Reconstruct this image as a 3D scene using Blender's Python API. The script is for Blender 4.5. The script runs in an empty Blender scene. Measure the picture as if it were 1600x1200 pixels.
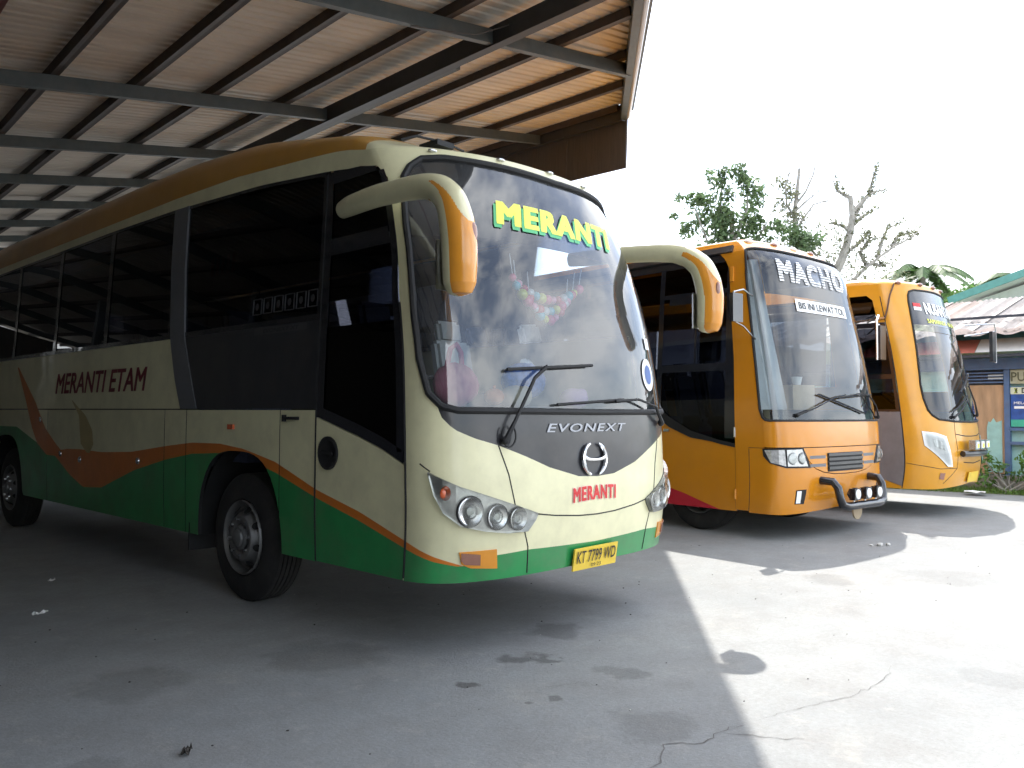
import bpy, bmesh, math, random
import numpy as np
from mathutils import Matrix, Vector

random.seed(7); np.random.seed(7)
SC = bpy.context.scene
COL = SC.collection
R = math.radians

# ------------------------------------------------------------------ camera
YAW, PIT, ROL = R(46.85), math.atan(45.6 / 1270), 0.0049
fw = Vector((math.sin(YAW), math.cos(YAW), 0)); rt = Vector((math.cos(YAW), -math.sin(YAW), 0)); zz = Vector((0, 0, 1))
cF = fw * math.cos(PIT) + zz * math.sin(PIT); cU0 = -fw * math.sin(PIT) + zz * math.cos(PIT)
cR = rt * math.cos(ROL) + cU0 * math.sin(ROL); cU = cU0 * math.cos(ROL) - rt * math.sin(ROL)
cam_d = bpy.data.cameras.new('camera'); cam = bpy.data.objects.new('camera', cam_d); COL.objects.link(cam)
m = Matrix.Identity(4)
for i in range(3):
    m[i][0], m[i][1], m[i][2] = cR[i], cU[i], -cF[i]
m[2][3] = 1.5
cam.matrix_world = m
cam_d.sensor_width = 36; cam_d.lens = 1270 / 1600 * 36; cam_d.clip_start = 0.05; cam_d.clip_end = 3000
SC.camera = cam

# ------------------------------------------------------------------ sky, sun, exposure
SUN_TO = Vector((0.508, 0.386, 1.0)).normalized()
SUN_EL = math.asin(SUN_TO.z); SUN_AZ = math.atan2(SUN_TO.x, SUN_TO.y)
W = bpy.data.worlds.new('World'); SC.world = W; W.use_nodes = True
wt = W.node_tree; wt.nodes.clear()
wo = wt.nodes.new('ShaderNodeOutputWorld'); bg = wt.nodes.new('ShaderNodeBackground')
sky = wt.nodes.new('ShaderNodeTexSky'); sky.sky_type = 'NISHITA'; sky.sun_disc = False
sky.sun_elevation = SUN_EL; sky.sun_rotation = SUN_AZ; sky.air_density = 1.0; sky.dust_density = 2.0; sky.ozone_density = 1.0
bg.inputs['Strength'].default_value = 0.15
# broken white cloud veil over the blue, the same all round
tc = wt.nodes.new('ShaderNodeTexCoord'); mp = wt.nodes.new('ShaderNodeMapping'); mp.inputs['Scale'].default_value = (1, 1, 2.4)
nz = wt.nodes.new('ShaderNodeTexNoise'); nz.inputs['Scale'].default_value = 2.3; nz.inputs['Detail'].default_value = 7; nz.inputs['Roughness'].default_value = 0.56
rp = wt.nodes.new('ShaderNodeValToRGB'); rp.color_ramp.elements[0].position = 0.40; rp.color_ramp.elements[1].position = 0.60
rp.color_ramp.elements[0].color = (0.10, 0.10, 0.10, 1); rp.color_ramp.elements[1].color = (0.85, 0.85, 0.85, 1)
mx = wt.nodes.new('ShaderNodeMix'); mx.data_type = 'RGBA'; mx.inputs['B'].default_value = (8.6, 8.8, 9.0, 1)
L_ = wt.links.new
L_(tc.outputs['Generated'], mp.inputs['Vector']); L_(mp.outputs[0], nz.inputs['Vector']); L_(nz.outputs['Fac'], rp.inputs['Fac'])
L_(rp.outputs['Color'], mx.inputs['Factor']); L_(sky.outputs[0], mx.inputs['A']); L_(mx.outputs['Result'], bg.inputs['Color']); L_(bg.outputs[0], wo.inputs['Surface'])
sun_d = bpy.data.lights.new('sun', 'SUN'); sun_d.energy = 2.5; sun_d.angle = R(0.53); sun_d.color = (1, 0.955, 0.88)
sun = bpy.data.objects.new('sun', sun_d); COL.objects.link(sun)
sun.rotation_euler = SUN_TO.to_track_quat('Z', 'Y').to_euler(); sun.location = (30, 20, 40)
SC.view_settings.view_transform = 'Standard'; SC.view_settings.look = 'None'; SC.view_settings.gamma = 1
SC.view_settings.exposure = 1.6
SC.view_settings.use_curve_mapping = False
SC.cycles.max_bounces = 6; SC.cycles.transparent_max_bounces = 12; SC.cycles.diffuse_bounces = 4; SC.cycles.glossy_bounces = 3; SC.cycles.use_adaptive_sampling = True; SC.cycles.adaptive_threshold = 0.03; SC.cycles.use_denoising = True
SC.cycles.caustics_reflective = False; SC.cycles.caustics_refractive = False
SC.cycles.sample_clamp_indirect = 6.0

# ------------------------------------------------------------------ materials
MATS = {}
def new_mat(name):
    mt = bpy.data.materials.new(name); mt.use_nodes = True
    nt = mt.node_tree; nt.nodes.clear()
    out = nt.nodes.new('ShaderNodeOutputMaterial')
    MATS[name] = mt
    return mt, nt, out
def pmat(name, col, rough=0.5, metal=0.0, coat=0.0, var=0.12, scale=6.0, bump=0.0, bscale=60, spec=0.5, dirt=0.0, dirtcol=(0.16, 0.13, 0.10), stretch=(1, 1, 1), emit=None):
    mt, nt, out = new_mat(name); N = nt.nodes.new; L = nt.links.new
    b = N('ShaderNodeBsdfPrincipled'); L(b.outputs[0], out.inputs['Surface'])
    b.inputs['Metallic'].default_value = metal; b.inputs['Roughness'].default_value = rough
    b.inputs['Coat Weight'].default_value = coat; b.inputs['Coat Roughness'].default_value = 0.06; b.inputs['Specular IOR Level'].default_value = spec
    tc = N('ShaderNodeTexCoord'); mp = N('ShaderNodeMapping'); mp.inputs['Scale'].default_value = stretch; L(tc.outputs['Object'], mp.inputs['Vector'])
    n1 = N('ShaderNodeTexNoise'); n1.inputs['Scale'].default_value = scale; n1.inputs['Detail'].default_value = 6; n1.inputs['Roughness'].default_value = 0.6
    L(mp.outputs[0], n1.inputs['Vector'])
    mr = N('ShaderNodeMapRange'); mr.inputs['From Min'].default_value = 0.3; mr.inputs['From Max'].default_value = 0.7
    mr.inputs['To Min'].default_value = 1 - var; mr.inputs['To Max'].default_value = 1 + var; L(n1.outputs['Fac'], mr.inputs['Value'])
    hs = N('ShaderNodeHueSaturation'); hs.inputs['Color'].default_value = (*col, 1); L(mr.outputs[0], hs.inputs['Value'])
    last = hs.outputs[0]
    if dirt > 0:
        n2 = N('ShaderNodeTexNoise'); n2.inputs['Scale'].default_value = scale * 0.45; n2.inputs['Detail'].default_value = 9; n2.inputs['Roughness'].default_value = 0.7; L(mp.outputs[0], n2.inputs['Vector'])
        m2 = N('ShaderNodeMapRange'); m2.inputs['From Min'].default_value = 0.46; m2.inputs['From Max'].default_value = 0.72; m2.inputs['To Max'].default_value = dirt; L(n2.outputs['Fac'], m2.inputs['Value'])
        mm = N('ShaderNodeMix'); mm.data_type = 'RGBA'; mm.inputs['B'].default_value = (*dirtcol, 1); L(m2.outputs[0], mm.inputs['Factor']); L(last, mm.inputs['A']); last = mm.outputs['Result']
        mr3 = N('ShaderNodeMapRange'); mr3.inputs['To Min'].default_value = rough; mr3.inputs['To Max'].default_value = min(1, rough + 0.3); L(m2.outputs[0], mr3.inputs['Value']); L(mr3.outputs[0], b.inputs['Roughness'])
    L(last, b.inputs['Base Color'])
    if coat > 0 and bump == 0:      # hand-beaten panels: slow waves in the reflections
        n4 = N('ShaderNodeTexNoise'); n4.inputs['Scale'].default_value = 2.2; n4.inputs['Detail'].default_value = 2; L(mp.outputs[0], n4.inputs['Vector'])
        bp = N('ShaderNodeBump'); bp.inputs['Strength'].default_value = 0.25; bp.inputs['Distance'].default_value = 0.02; L(n4.outputs['Fac'], bp.inputs['Height']); L(bp.outputs[0], b.inputs['Normal']); L(bp.outputs[0], b.inputs['Coat Normal'])
    if bump > 0:
        n3 = N('ShaderNodeTexNoise'); n3.inputs['Scale'].default_value = bscale; n3.inputs['Detail'].default_value = 4; L(mp.outputs[0], n3.inputs['Vector'])
        bp = N('ShaderNodeBump'); bp.inputs['Strength'].default_value = bump; bp.inputs['Distance'].default_value = 0.01; L(n3.outputs['Fac'], bp.inputs['Height']); L(bp.outputs[0], b.inputs['Normal'])
    return mt
def gmat(name, tint, ior=1.5, rough=0.0, film=None):
    """thin pane: tinted see-through plus a mirror reflection that grows at grazing angles"""
    mt, nt, out = new_mat(name); N = nt.nodes.new; L = nt.links.new
    tr = N('ShaderNodeBsdfTransparent'); tr.inputs['Color'].default_value = (*tint, 1)
    gl = N('ShaderNodeBsdfGlossy'); gl.inputs['Roughness'].default_value = rough; gl.inputs['Color'].default_value = (1, 1, 1, 1)
    fr = N('ShaderNodeFresnel'); fr.inputs['IOR'].default_value = ior
    mxs = N('ShaderNodeMixShader'); L(fr.outputs[0], mxs.inputs['Fac'])
    base = tr.outputs[0]
    if film:   # haze film: dust, plus pale reflections painted onto the windscreens
        df = N('ShaderNodeBsdfDiffuse'); df.inputs['Color'].default_value = (*film[0], 1)
        n = N('ShaderNodeTexNoise'); n.inputs['Scale'].default_value = film[2]; n.inputs['Detail'].default_value = 6
        tc = N('ShaderNodeTexCoord'); L(tc.outputs['Object'], n.inputs['Vector'])
        mr = N('ShaderNodeMapRange'); mr.inputs['From Min'].default_value = 0.35; mr.inputs['From Max'].default_value = 0.75; mr.inputs['To Max'].default_value = film[1]; L(n.outputs['Fac'], mr.inputs['Value'])
        m2 = N('ShaderNodeMixShader'); L(mr.outputs[0], m2.inputs['Fac']); L(base, m2.inputs[1]); L(df.outputs[0], m2.inputs[2]); base = m2.outputs[0]
    L(base, mxs.inputs[1]); L(gl.outputs[0], mxs.inputs[2]); L(mxs.outputs[0], out.inputs['Surface'])
    return mt
def leafmat(name, col, var=0.35):
    mt, nt, out = new_mat(name); N = nt.nodes.new; L = nt.links.new
    d = N('ShaderNodeBsdfPrincipled'); d.inputs['Roughness'].default_value = 0.5
    t = N('ShaderNodeBsdfTranslucent'); ms = N('ShaderNodeMixShader'); ms.inputs[0].default_value = 0.4
    g = N('ShaderNodeNewGeometry'); mr = N('ShaderNodeMapRange'); mr.inputs['To Min'].default_value = 1 - var; mr.inputs['To Max'].default_value = 1 + var
    L(g.outputs['Random Per Island'], mr.inputs['Value'])
    hs = N('ShaderNodeHueSaturation'); hs.inputs['Color'].default_value = (*col, 1); L(mr.outputs[0], hs.inputs['Value']); L(hs.outputs[0], d.inputs['Base Color']); L(hs.outputs[0], t.inputs['Color'])
    L(d.outputs[0], ms.inputs[1]); L(t.outputs[0], ms.inputs[2]); L(ms.outputs[0], out.inputs['Surface'])
    return mt

cream = pmat('cream_paint', (0.75, 0.71, 0.45), 0.30, coat=0.45, var=0.06, scale=5, dirt=0.28, dirtcol=(.34, .30, .20))
green = pmat('green_paint', (0.022, 0.25, 0.07), 0.32, coat=0.35, var=0.12, scale=5, dirt=0.38)
orange = pmat('orange_stripe', (0.62, 0.17, 0.015), 0.35, coat=0.3, var=0.08, dirt=0.15)
redswoosh = pmat('red_swoosh', (0.42, 0.09, 0.03), 0.35, coat=0.3, var=0.1, dirt=0.2)
olive = pmat('olive_swoosh', (0.46, 0.36, 0.15), 0.4, coat=0.3, var=0.1, dirt=0.2)
ochre = pmat('ochre_paint', (0.50, 0.24, 0.025), 0.3, coat=0.5, var=0.1, scale=2, dirt=0.2)
mirror_or = pmat('mirror_orange', (0.72, 0.29, 0.03), 0.22, coat=0.6, var=0.05, dirt=0.08)
busor = pmat('bus_orange', (0.60, 0.225, 0.009), 0.25, coat=0.4, var=0.05, scale=2, dirt=0.12)
busor3 = pmat('bus_yellow_orange', (0.66, 0.30, 0.018), 0.3, coat=0.3, var=0.08, scale=2.5, dirt=0.18)
redp = pmat('red_paint', (0.48, 0.015, 0.03), 0.25, coat=0.5, var=0.05)
black = pmat('black_gloss', (0.012, 0.013, 0.018), 0.18, coat=0.5, var=0.1)
darkpanel = pmat('charcoal_panel', (0.022, 0.023, 0.028), 0.3, coat=0.3, var=0.15, dirt=0.15)
blackmat = pmat('black_rubber', (0.012, 0.012, 0.013), 0.7, var=0.2, scale=20)
tyrem = pmat('tyre_rubber', (0.016, 0.015, 0.015), 0.85, var=0.3, scale=8, bump=0.3, dirt=0.5, dirtcol=(0.06, 0.052, 0.045))
under = pmat('underbody', (0.010, 0.010, 0.010), 0.9, var=0.3)
greyp = pmat('grey_pillar', (0.12, 0.125, 0.14), 0.35, coat=0.2, var=0.08, dirt=0.2)
greydoor = pmat('grey_door_paint', (0.20, 0.185, 0.19), 0.5, coat=0.1, var=0.1, dirt=0.2)
rimm = pmat('rim_steel', (0.19, 0.19, 0.19), 0.45, metal=0.5, var=0.2, scale=9, dirt=0.5)
chrome = pmat('chrome', (0.82, 0.83, 0.85), 0.12, metal=1.0, var=0.06)
chromed = pmat('worn_chrome', (0.62, 0.63, 0.65), 0.25, metal=1.0, var=0.15, dirt=0.2)
reflector = pmat('lamp_reflector', (0.50, 0.51, 0.51), 0.3, metal=0.85, var=0.15, scale=14)
lampwhite = pmat('lamp_white', (0.85, 0.86, 0.86), 0.25, var=0.05)
lampor = pmat('indicator_amber', (0.62, 0.12, 0.04), 0.2, coat=0.6)
lampbr = pmat('indicator_brown', (0.28, 0.13, 0.09), 0.25, coat=0.6)
wsglass = gmat('windscreen_glass', (0.70, 0.77, 0.80), 1.85, film=((0.55, 0.56, 0.58), 0.15, 1.1))
wsglass2 = gmat('windscreen_glass_clean', (0.74, 0.80, 0.80), 1.6, film=((0.55, 0.56, 0.58), 0.10, 1.1))
sideglass = gmat('tinted_side_glass', (0.06, 0.065, 0.085), 1.25)
clearglass = gmat('clear_lamp_glass', (0.9, 0.92, 0.92), 1.5)
lensglass = gmat('hazed_lamp_lens', (0.86, 0.87, 0.84), 1.5, film=((0.62, 0.62, 0.57), 0.42, 9.0))
stripglass = gmat('sun_strip_film', (0.045, 0.065, 0.11), 1.95)
strip3 = gmat('pale_green_film', (0.55, 0.62, 0.5), 1.6)
interior = pmat('interior_trim', (0.07, 0.07, 0.08), 0.7, var=0.2)
interior_l = pmat('interior_pale_trim', (0.33, 0.33, 0.34), 0.6, var=0.1)
seatm = pmat('seat_fabric', (0.05, 0.06, 0.10), 0.9, var=0.3, scale=20)
seatw = pmat('seat_cover_white', (0.62, 0.62, 0.62), 0.85, var=0.1, scale=12)
dashm = pmat('dashboard', (0.045, 0.043, 0.042), 0.6, var=0.2)
yellowt = pmat('yellow_letter', (0.85, 0.90, 0.12), 0.5, var=0.03)
greent = pmat('green_letter', (0.10, 0.48, 0.20), 0.5, var=0.03)
redt = pmat('red_letter', (0.55, 0.03, 0.03), 0.5, var=0.04)
darkredt = pmat('dark_red_letter', (0.17, 0.02, 0.025), 0.5, var=0.2, scale=12)
whitet = pmat('white_letter', (0.85, 0.85, 0.85), 0.5, var=0.02)
silvert = pmat('silver_letter', (0.36, 0.37, 0.40), 0.4, metal=0.3, var=0.04)
blackt = pmat('black_letter', (0.02, 0.02, 0.02), 0.5)
greyt = pmat('grey_letter', (0.035, 0.035, 0.04), 0.5)
plate = pmat('plate_yellow', (0.78, 0.54, 0.05), 0.4, var=0.06, dirt=0.15)

# ------------------------------------------------------------------ mesh helpers
class MB:
    def __init__(s): s.v, s.f, s.mi = [], [], []
    def add(s, V, F, mi=0):
        o = len(s.v); s.v.extend([tuple(map(float, p)) for p in V]); s.f.extend([tuple(i + o for i in f) for f in F]); s.mi.extend([mi] * len(F)); return o
    def grid(s, P, mi=0, flip=False):
        a, b = P.shape[:2]; F = []
        for i in range(a - 1):
            for j in range(b - 1):
                q = (i * b + j, (i + 1) * b + j, (i + 1) * b + j + 1, i * b + j + 1)
                A = P[i, j]; C_ = P[i + 1, j + 1]; B_ = P[i + 1, j]; D_ = P[i, j + 1]
                if np.linalg.norm(A - D_) < 2e-4 and np.linalg.norm(B_ - C_) < 2e-4: continue
                F.append(q[::-1] if flip else q)
        s.add(P.reshape(-1, 3), F, mi)
    def box(s, c, d, mi=0, rot=None, taper=1.0):
        x, y, z = d[0] / 2, d[1] / 2, d[2] / 2
        V = [Vector((sx * x * (taper if sz > 0 else 1), sy * y * (taper if sz > 0 else 1), sz * z)) for sz in (-1, 1) for sy in (-1, 1) for sx in (-1, 1)]
        if rot is not None: V = [rot @ p for p in V]
        V = [p + Vector(c) for p in V]
        s.add(V, [(0, 2, 3, 1), (4, 5, 7, 6), (0, 1, 5, 4), (2, 6, 7, 3), (0, 4, 6, 2), (1, 3, 7, 5)], mi)
    def bar(s, p, q, w, h, mi=0, up=(0, 0, 1)):
        p, q = Vector(p), Vector(q); d = q - p; l = d.length; d.normalize(); u = Vector(up); sd = d.cross(u)
        if sd.length < 1e-4: sd = d.cross(Vector((1, 0, 0)))
        sd.normalize(); u = sd.cross(d)
        V = [a + sd * (sx * w / 2) + u * (sz * h / 2) for a in (p, q) for sz in (-1, 1) for sx in (-1, 1)]
        s.add(V, [(0, 1, 3, 2), (4, 6, 7, 5), (0, 4, 5, 1), (2, 3, 7, 6), (0, 2, 6, 4), (1, 5, 7, 3)], mi)
    def tube(s, pts, r, n=10, mi=0, ell=1.0, up=(0, 0, 1), caps=True, closed=False):
        pts = [Vector(p) for p in pts]; k = len(pts); rs = r if hasattr(r, '__len__') else [r] * k
        V = []; prev = None
        for i, p in enumerate(pts):
            if closed: d = pts[(i + 1) % k] - pts[i - 1]
            else: d = pts[min(i + 1, k - 1)] - pts[max(i - 1, 0)]
            d.normalize(); u = Vector(up) if prev is None else prev
            u = u - d * u.dot(d)
            if u.length < 1e-3: u = Vector((1, 0.2, 0)) - d * Vector((1, 0.2, 0)).dot(d)
            u.normalize(); prev = u; sd = d.cross(u)
            for j in range(n):
                a = 2 * math.pi * j / n; V.append(p + u * (math.cos(a) * rs[i]) + sd * (math.sin(a) * rs[i] * ell))
        F = []
        for i in range(k if closed else k - 1):
            for j in range(n):
                a, b = i * n + j, i * n + (j + 1) % n; c, d_ = ((i + 1) % k) * n + (j + 1) % n, ((i + 1) % k) * n + j
                F.append((a, b, c, d_))
        if caps and not closed: F.append(tuple(range(n))[::-1]); F.append(tuple(range((k - 1) * n, k * n)))
        s.add(V, F, mi)
    def lathe(s, prof, n=32, mi=0, axis='X', c=(0, 0, 0)):
        V = []
        for (a, r) in prof:
            for j in range(n):
                t = 2 * math.pi * j / n; q = (a, r * math.cos(t), r * math.sin(t))
                if axis == 'Y': q = (q[1], q[0], q[2])
                if axis == 'Z': q = (q[1], q[2], q[0])
                V.append((q[0] + c[0], q[1] + c[1], q[2] + c[2]))
        F = [(i * n + j, i * n + (j + 1) % n, (i + 1) * n + (j + 1) % n, (i + 1) * n + j) for i in range(len(prof) - 1) for j in range(n)]
        s.add(V, F, mi)
    def ball(s, c, r, mi=0, n=10, sq=(1, 1, 1), fr=0.0):
        prof = []
        V = []; k = n // 2 + 1
        for i in range(k + 1):
            th = math.pi * i / k
            for j in range(n):
                ph = 2 * math.pi * j / n; rr = r * (1 + random.uniform(-fr, fr))
                V.append((c[0] + rr * sq[0] * math.sin(th) * math.cos(ph), c[1] + rr * sq[1] * math.sin(th) * math.sin(ph), c[2] + rr * sq[2] * math.cos(th)))
        F = [(i * n + j, (i + 1) * n + j, (i + 1) * n + (j + 1) % n, i * n + (j + 1) % n) for i in range(k) for j in range(n)]
        s.add(V, F, mi)
    def build(s, name, mats, parent=None, smooth=True, loc=None, weld=False):
        me = bpy.data.meshes.new(name); me.from_pydata(s.v, [], s.f)
        for mt in (mats if isinstance(mats, (list, tuple)) else [mats]): me.materials.append(mt)
        if len(s.mi): me.polygons.foreach_set('material_index', s.mi)
        me.update()
        if weld:
            bm = bmesh.new(); bm.from_mesh(me); bmesh.ops.remove_doubles(bm, verts=bm.verts, dist=1e-4); bm.to_mesh(me); bm.free()
        if smooth:
            me.shade_smooth()
            try: me.set_sharp_from_angle(angle=R(38))
            except Exception: pass
        o = bpy.data.objects.new(name, me); COL.objects.link(o)
        if parent: o.parent = parent
        if loc is not None: o.location = loc
        return o
def empty(name, loc=(0, 0, 0), rz=0):
    o = bpy.data.objects.new(name, None); COL.objects.link(o); o.location = loc; o.rotation_euler = (0, 0, rz); o.empty_display_size = 0.2; return o
def tag(o, label=None, cat=None, group=None, kind=None):
    if label: o['label'] = label
    if cat: o['category'] = cat
    if group: o['group'] = group
    if kind: o['kind'] = kind
    return o
def share(o, name, parent, loc=(0, 0, 0), rot=(0, 0, 0), scale=(1, 1, 1)):
    c = o.copy(); c.name = name; COL.objects.link(c); c.parent = parent; c.location = loc; c.rotation_euler = rot; c.scale = scale; return c

def text2d(txt, size=1.0, offset=0.0, shear=0.0, space=1.0, cell=0.08):
    cu = bpy.data.curves.new('t', 'FONT'); cu.body = txt; cu.size = size; cu.offset = offset; cu.shear = shear; cu.space_character = space; cu.resolution_u = 3
    ob = bpy.data.objects.new('t', cu); COL.objects.link(ob)
    dg = bpy.context.evaluated_depsgraph_get(); me = bpy.data.meshes.new_from_object(ob.evaluated_get(dg))
    bm = bmesh.new(); bm.from_mesh(me)
    xs = [v.co.x for v in bm.verts]; ys = [v.co.y for v in bm.verts]; x0, x1, y0, y1 = min(xs), max(xs), min(ys), max(ys)
    if cell:
        x = x0 + cell
        while x < x1:
            bmesh.ops.bisect_plane(bm, geom=bm.verts[:] + bm.edges[:] + bm.faces[:], plane_co=(x, 0, 0), plane_no=(1, 0, 0)); x += cell
    bm.verts.index_update()
    V = np.array([v.co[:2] for v in bm.verts]); F = [tuple(v.index for v in f.verts) for f in bm.faces]
    bm.free(); bpy.data.objects.remove(ob); bpy.data.curves.remove(cu); bpy.data.meshes.remove(me)
    return V, F, (x0, x1, y0, y1)

def fn(c):
    if callable(c): return c
    if isinstance(c, (int, float)): return lambda u, c=c: np.full_like(np.asarray(u, float), c)
    a = np.array(sorted(c)); return lambda u, a=a: np.interp(u, a[:, 0], a[:, 1])

# ------------------------------------------------------------------ bus surface:  (u along the outline, z up) -> point
class Surf:
    def __init__(s, w, b, n, fr, ins, fr2=((0, 0), (4, 0))):
        s.w, s.b, s.n = w, b, n; s.fr = np.array(fr); s.ins = np.array(ins); s.fr2 = np.array(fr2, float)
        t = np.linspace(0, 1, 1601) ** 1.5 * math.pi / 2
        x = w * np.sin(t) ** (2 / n); y = b - b * np.cos(t) ** (2 / n)
        ss = np.concatenate([[0], np.cumsum(np.hypot(np.diff(x), np.diff(y)))])
        s.tx, s.ty, s.ts = x / w, y, ss; s.A = ss[-1]
    @staticmethod
    def sm(z, tab):
        return sum(np.interp(z + d, tab[:, 0], tab[:, 1]) for d in (-.15, -.1, -.05, 0, .05, .1, .15)) / 7
    def p(s, u, z):
        u = np.asarray(u, float); z = np.asarray(z, float); a = np.abs(u); sg = np.sign(u)
        fx = np.interp(a, s.ts, s.tx); fy = np.interp(a, s.ts, s.ty) + np.maximum(a - s.A, 0)
        i = s.sm(z, s.ins); fr = s.sm(z, s.fr)
        k = np.clip(1 - fy / (s.b * 3.0), 0, 1); k = k * k * (3 - 2 * k)
        k2 = np.clip(1 - fy / (s.b * 3.6), 0, 1); k2 = k2 * k2 * (3 - 2 * k2)
        return np.stack([sg * (s.w - i) * fx, fy + fr * k + s.sm(z, s.fr2) * fx ** 2 * k2, z + 0 * fy], -1)
    def nrm(s, u, z):
        e = 0.02; n = np.cross(s.p(u + e, z) - s.p(u - e, z), s.p(u, z + e) - s.p(u, z - e)); return n / (np.linalg.norm(n, axis=-1, keepdims=True) + 1e-9)
    def po(s, u, z, off=0.0):
        u, z = np.broadcast_arrays(np.asarray(u, float), np.asarray(z, float))
        return s.p(u, z) + s.nrm(u, z) * off if off else s.p(u, z)

class Bus:
    def __init__(s, name, S, loc, rz, label):
        s.S = S; s.root = empty(name, (loc[0], loc[1], 0), rz); tag(s.root, label, 'bus')
    def us(s, u0, u1, du=0.06, extra=()):
        n = max(2, int(abs(u1 - u0) / du) + 1); a = list(np.linspace(u0, u1, n)) + [e for e in extra if u0 < e < u1]; return np.unique(np.round(a, 4))
    def rib(s, mb, u0, u1, zlo, zhi, mi=0, off=0.0, du=0.06, dz=0.12, extra=(), us=None):
        us = s.us(u0, u1, du, extra) if us is None else us; lo, hi = fn(zlo)(us), fn(zhi)(us); hi = np.maximum(hi, lo)
        nzz = max(1, int(np.max(hi - lo) / dz) + 1); t = np.linspace(0, 1, nzz + 1)
        Z = lo[:, None] + (hi - lo)[:, None] * t[None]; U = np.repeat(us[:, None], nzz + 1, 1)
        mb.grid(s.S.po(U, Z, off), mi); return us
    def stack(s, mb, u0, u1, zlo, zhi, cuts, mis, off=0.0, du=0.06, extra=(), rim=0.03, rimmi=None):
        us = s.us(u0, u1, du, extra); lo, hi = fn(zlo), fn(zhi); cs = [fn(c) for c in cuts]
        for i, mi in enumerate(mis):
            a = (lambda u, i=i: lo(u)) if i == 0 else (lambda u, i=i: np.clip(cs[i - 1](u), lo(u), np.maximum(hi(u), lo(u))))
            b = (lambda u: hi(u)) if i == len(mis) - 1 else (lambda u, i=i: np.clip(cs[i](u), lo(u), np.maximum(hi(u), lo(u))))
            s.rib(mb, 0, 0, a, b, mi, off, us=us)
        if rim: s.rim(mb, us, lo, hi, rim, mis[-1] if rimmi is None else rimmi, off)
    def rim(s, mb, us, lo, hi, d, mi, off=0.0):
        zl, zh = lo(us), np.maximum(hi(us), lo(us))
        for z, fl in ((zl, True), (zh, False)):
            a, b = s.S.po(us, z, off), s.S.po(us, z, off - d); mb.grid(np.stack([a, b], 1), mi, fl)
        for u, fl, k in ((us[0], False, 0), (us[-1], True, -1)):
            if zh[k] - zl[k] < 0.01: continue
            z = np.linspace(zl[k], zh[k], 12); uu = np.full(12, u); mb.grid(np.stack([s.S.po(uu, z, off), s.S.po(uu, z, off - d)], 1), mi, fl)
    def zrib(s, mb, z0, z1, ul, ur, mi=0, off=0.0, dz=0.08, du=0.08, rim=0.0):
        zs = np.linspace(z0, z1, max(2, int((z1 - z0) / dz) + 1)); a, b = fn(ul)(zs), fn(ur)(zs); n = max(1, int(np.max(b - a) / du) + 1); t = np.linspace(0, 1, n + 1)
        U = (a[:, None] + (b - a)[:, None] * t[None]).T; Z = np.repeat(zs[None], n + 1, 0)
        mb.grid(s.S.po(U, Z, off), mi)
        if rim:
            for k, fl in ((0, False), (-1, True)): mb.grid(np.stack([s.S.po(U[k], zs, off), s.S.po(U[k], zs, off - rim)], 1), mi, fl)
            for k, fl in ((0, True), (-1, False)): mb.grid(np.stack([s.S.po(U[:, k], Z[:, k], off), s.S.po(U[:, k], Z[:, k], off - rim)], 1), mi, fl)
    def poly(s, mb, pts, mi=0, off=0.0, depth=0.0, sub=0.08, dmi=None):
        """filled outline in (u,z), laid on the body"""
        bm = bmesh.new(); vs = [bm.verts.new((p[0], p[1], 0)) for p in pts]; bm.faces.new(vs)
        xs = [p[0] for p in pts]; ys = [p[1] for p in pts]
        for ax, lo, hi in ((0, min(xs), max(xs)), (1, min(ys), max(ys))):
            x = lo + sub
            while x < hi - 1e-3:
                bmesh.ops.bisect_plane(bm, geom=bm.verts[:] + bm.edges[:] + bm.faces[:], plane_co=(x, 0, 0) if ax == 0 else (0, x, 0), plane_no=(1, 0, 0) if ax == 0 else (0, 1, 0)); x += sub
        bmesh.ops.recalc_face_normals(bm, faces=bm.faces)
        bm.verts.index_update(); fl = sum(f.normal.z for f in bm.faces) < 0
        U = np.array([v.co.x for v in bm.verts]); Z = np.array([v.co.y for v in bm.verts])
        F = [tuple(v.index for v in f.verts) for f in bm.faces]; F = [f[::-1] for f in F] if fl else F; bm.free()
        mb.add(s.S.po(U, Z, off), F, mi)
        if depth:
            q = np.array(pts + [pts[0]]); t = np.linspace(0, len(pts), len(pts) * 6 + 1); uu = np.interp(t, range(len(q)), q[:, 0]); z_ = np.interp(t, range(len(q)), q[:, 1])
            mb.grid(np.stack([s.S.po(uu, z_, off), s.S.po(uu, z_, off - depth)], 1), mi if dmi is None else dmi)
    def text(s, name, txt, u, z, w, h, mat, off=0.006, bold=0.0, shear=0.0, space=1.0, parent=None, stripes=0, arch=0.0, tilt=0.0):
        V, F, (x0, x1, y0, y1) = text2d(txt, 1.0, 0.0, shear, space)
        lay = np.zeros(len(V))
        if bold:      # heavier strokes: the same letters laid again a little to each side
            sh = [(bold * x, bold * y * .7) for x, y in ((1, 1), (1, 0), (1, -1), (0, 1), (0, -1), (-1, 1), (-1, 0), (-1, -1))]
            n0 = len(V); F = [tuple(i + k * n0 for i in f) for k in range(9) for f in F]; lay = np.repeat(np.arange(9) * .00012, n0)
            V = np.concatenate([V] + [V + np.array(d) for d in sh])
        X = (V[:, 0] - (x0 + x1) / 2) / (x1 - x0) * w; Y = (V[:, 1] - (y0 + y1) / 2) / (y1 - y0) * h
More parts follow.
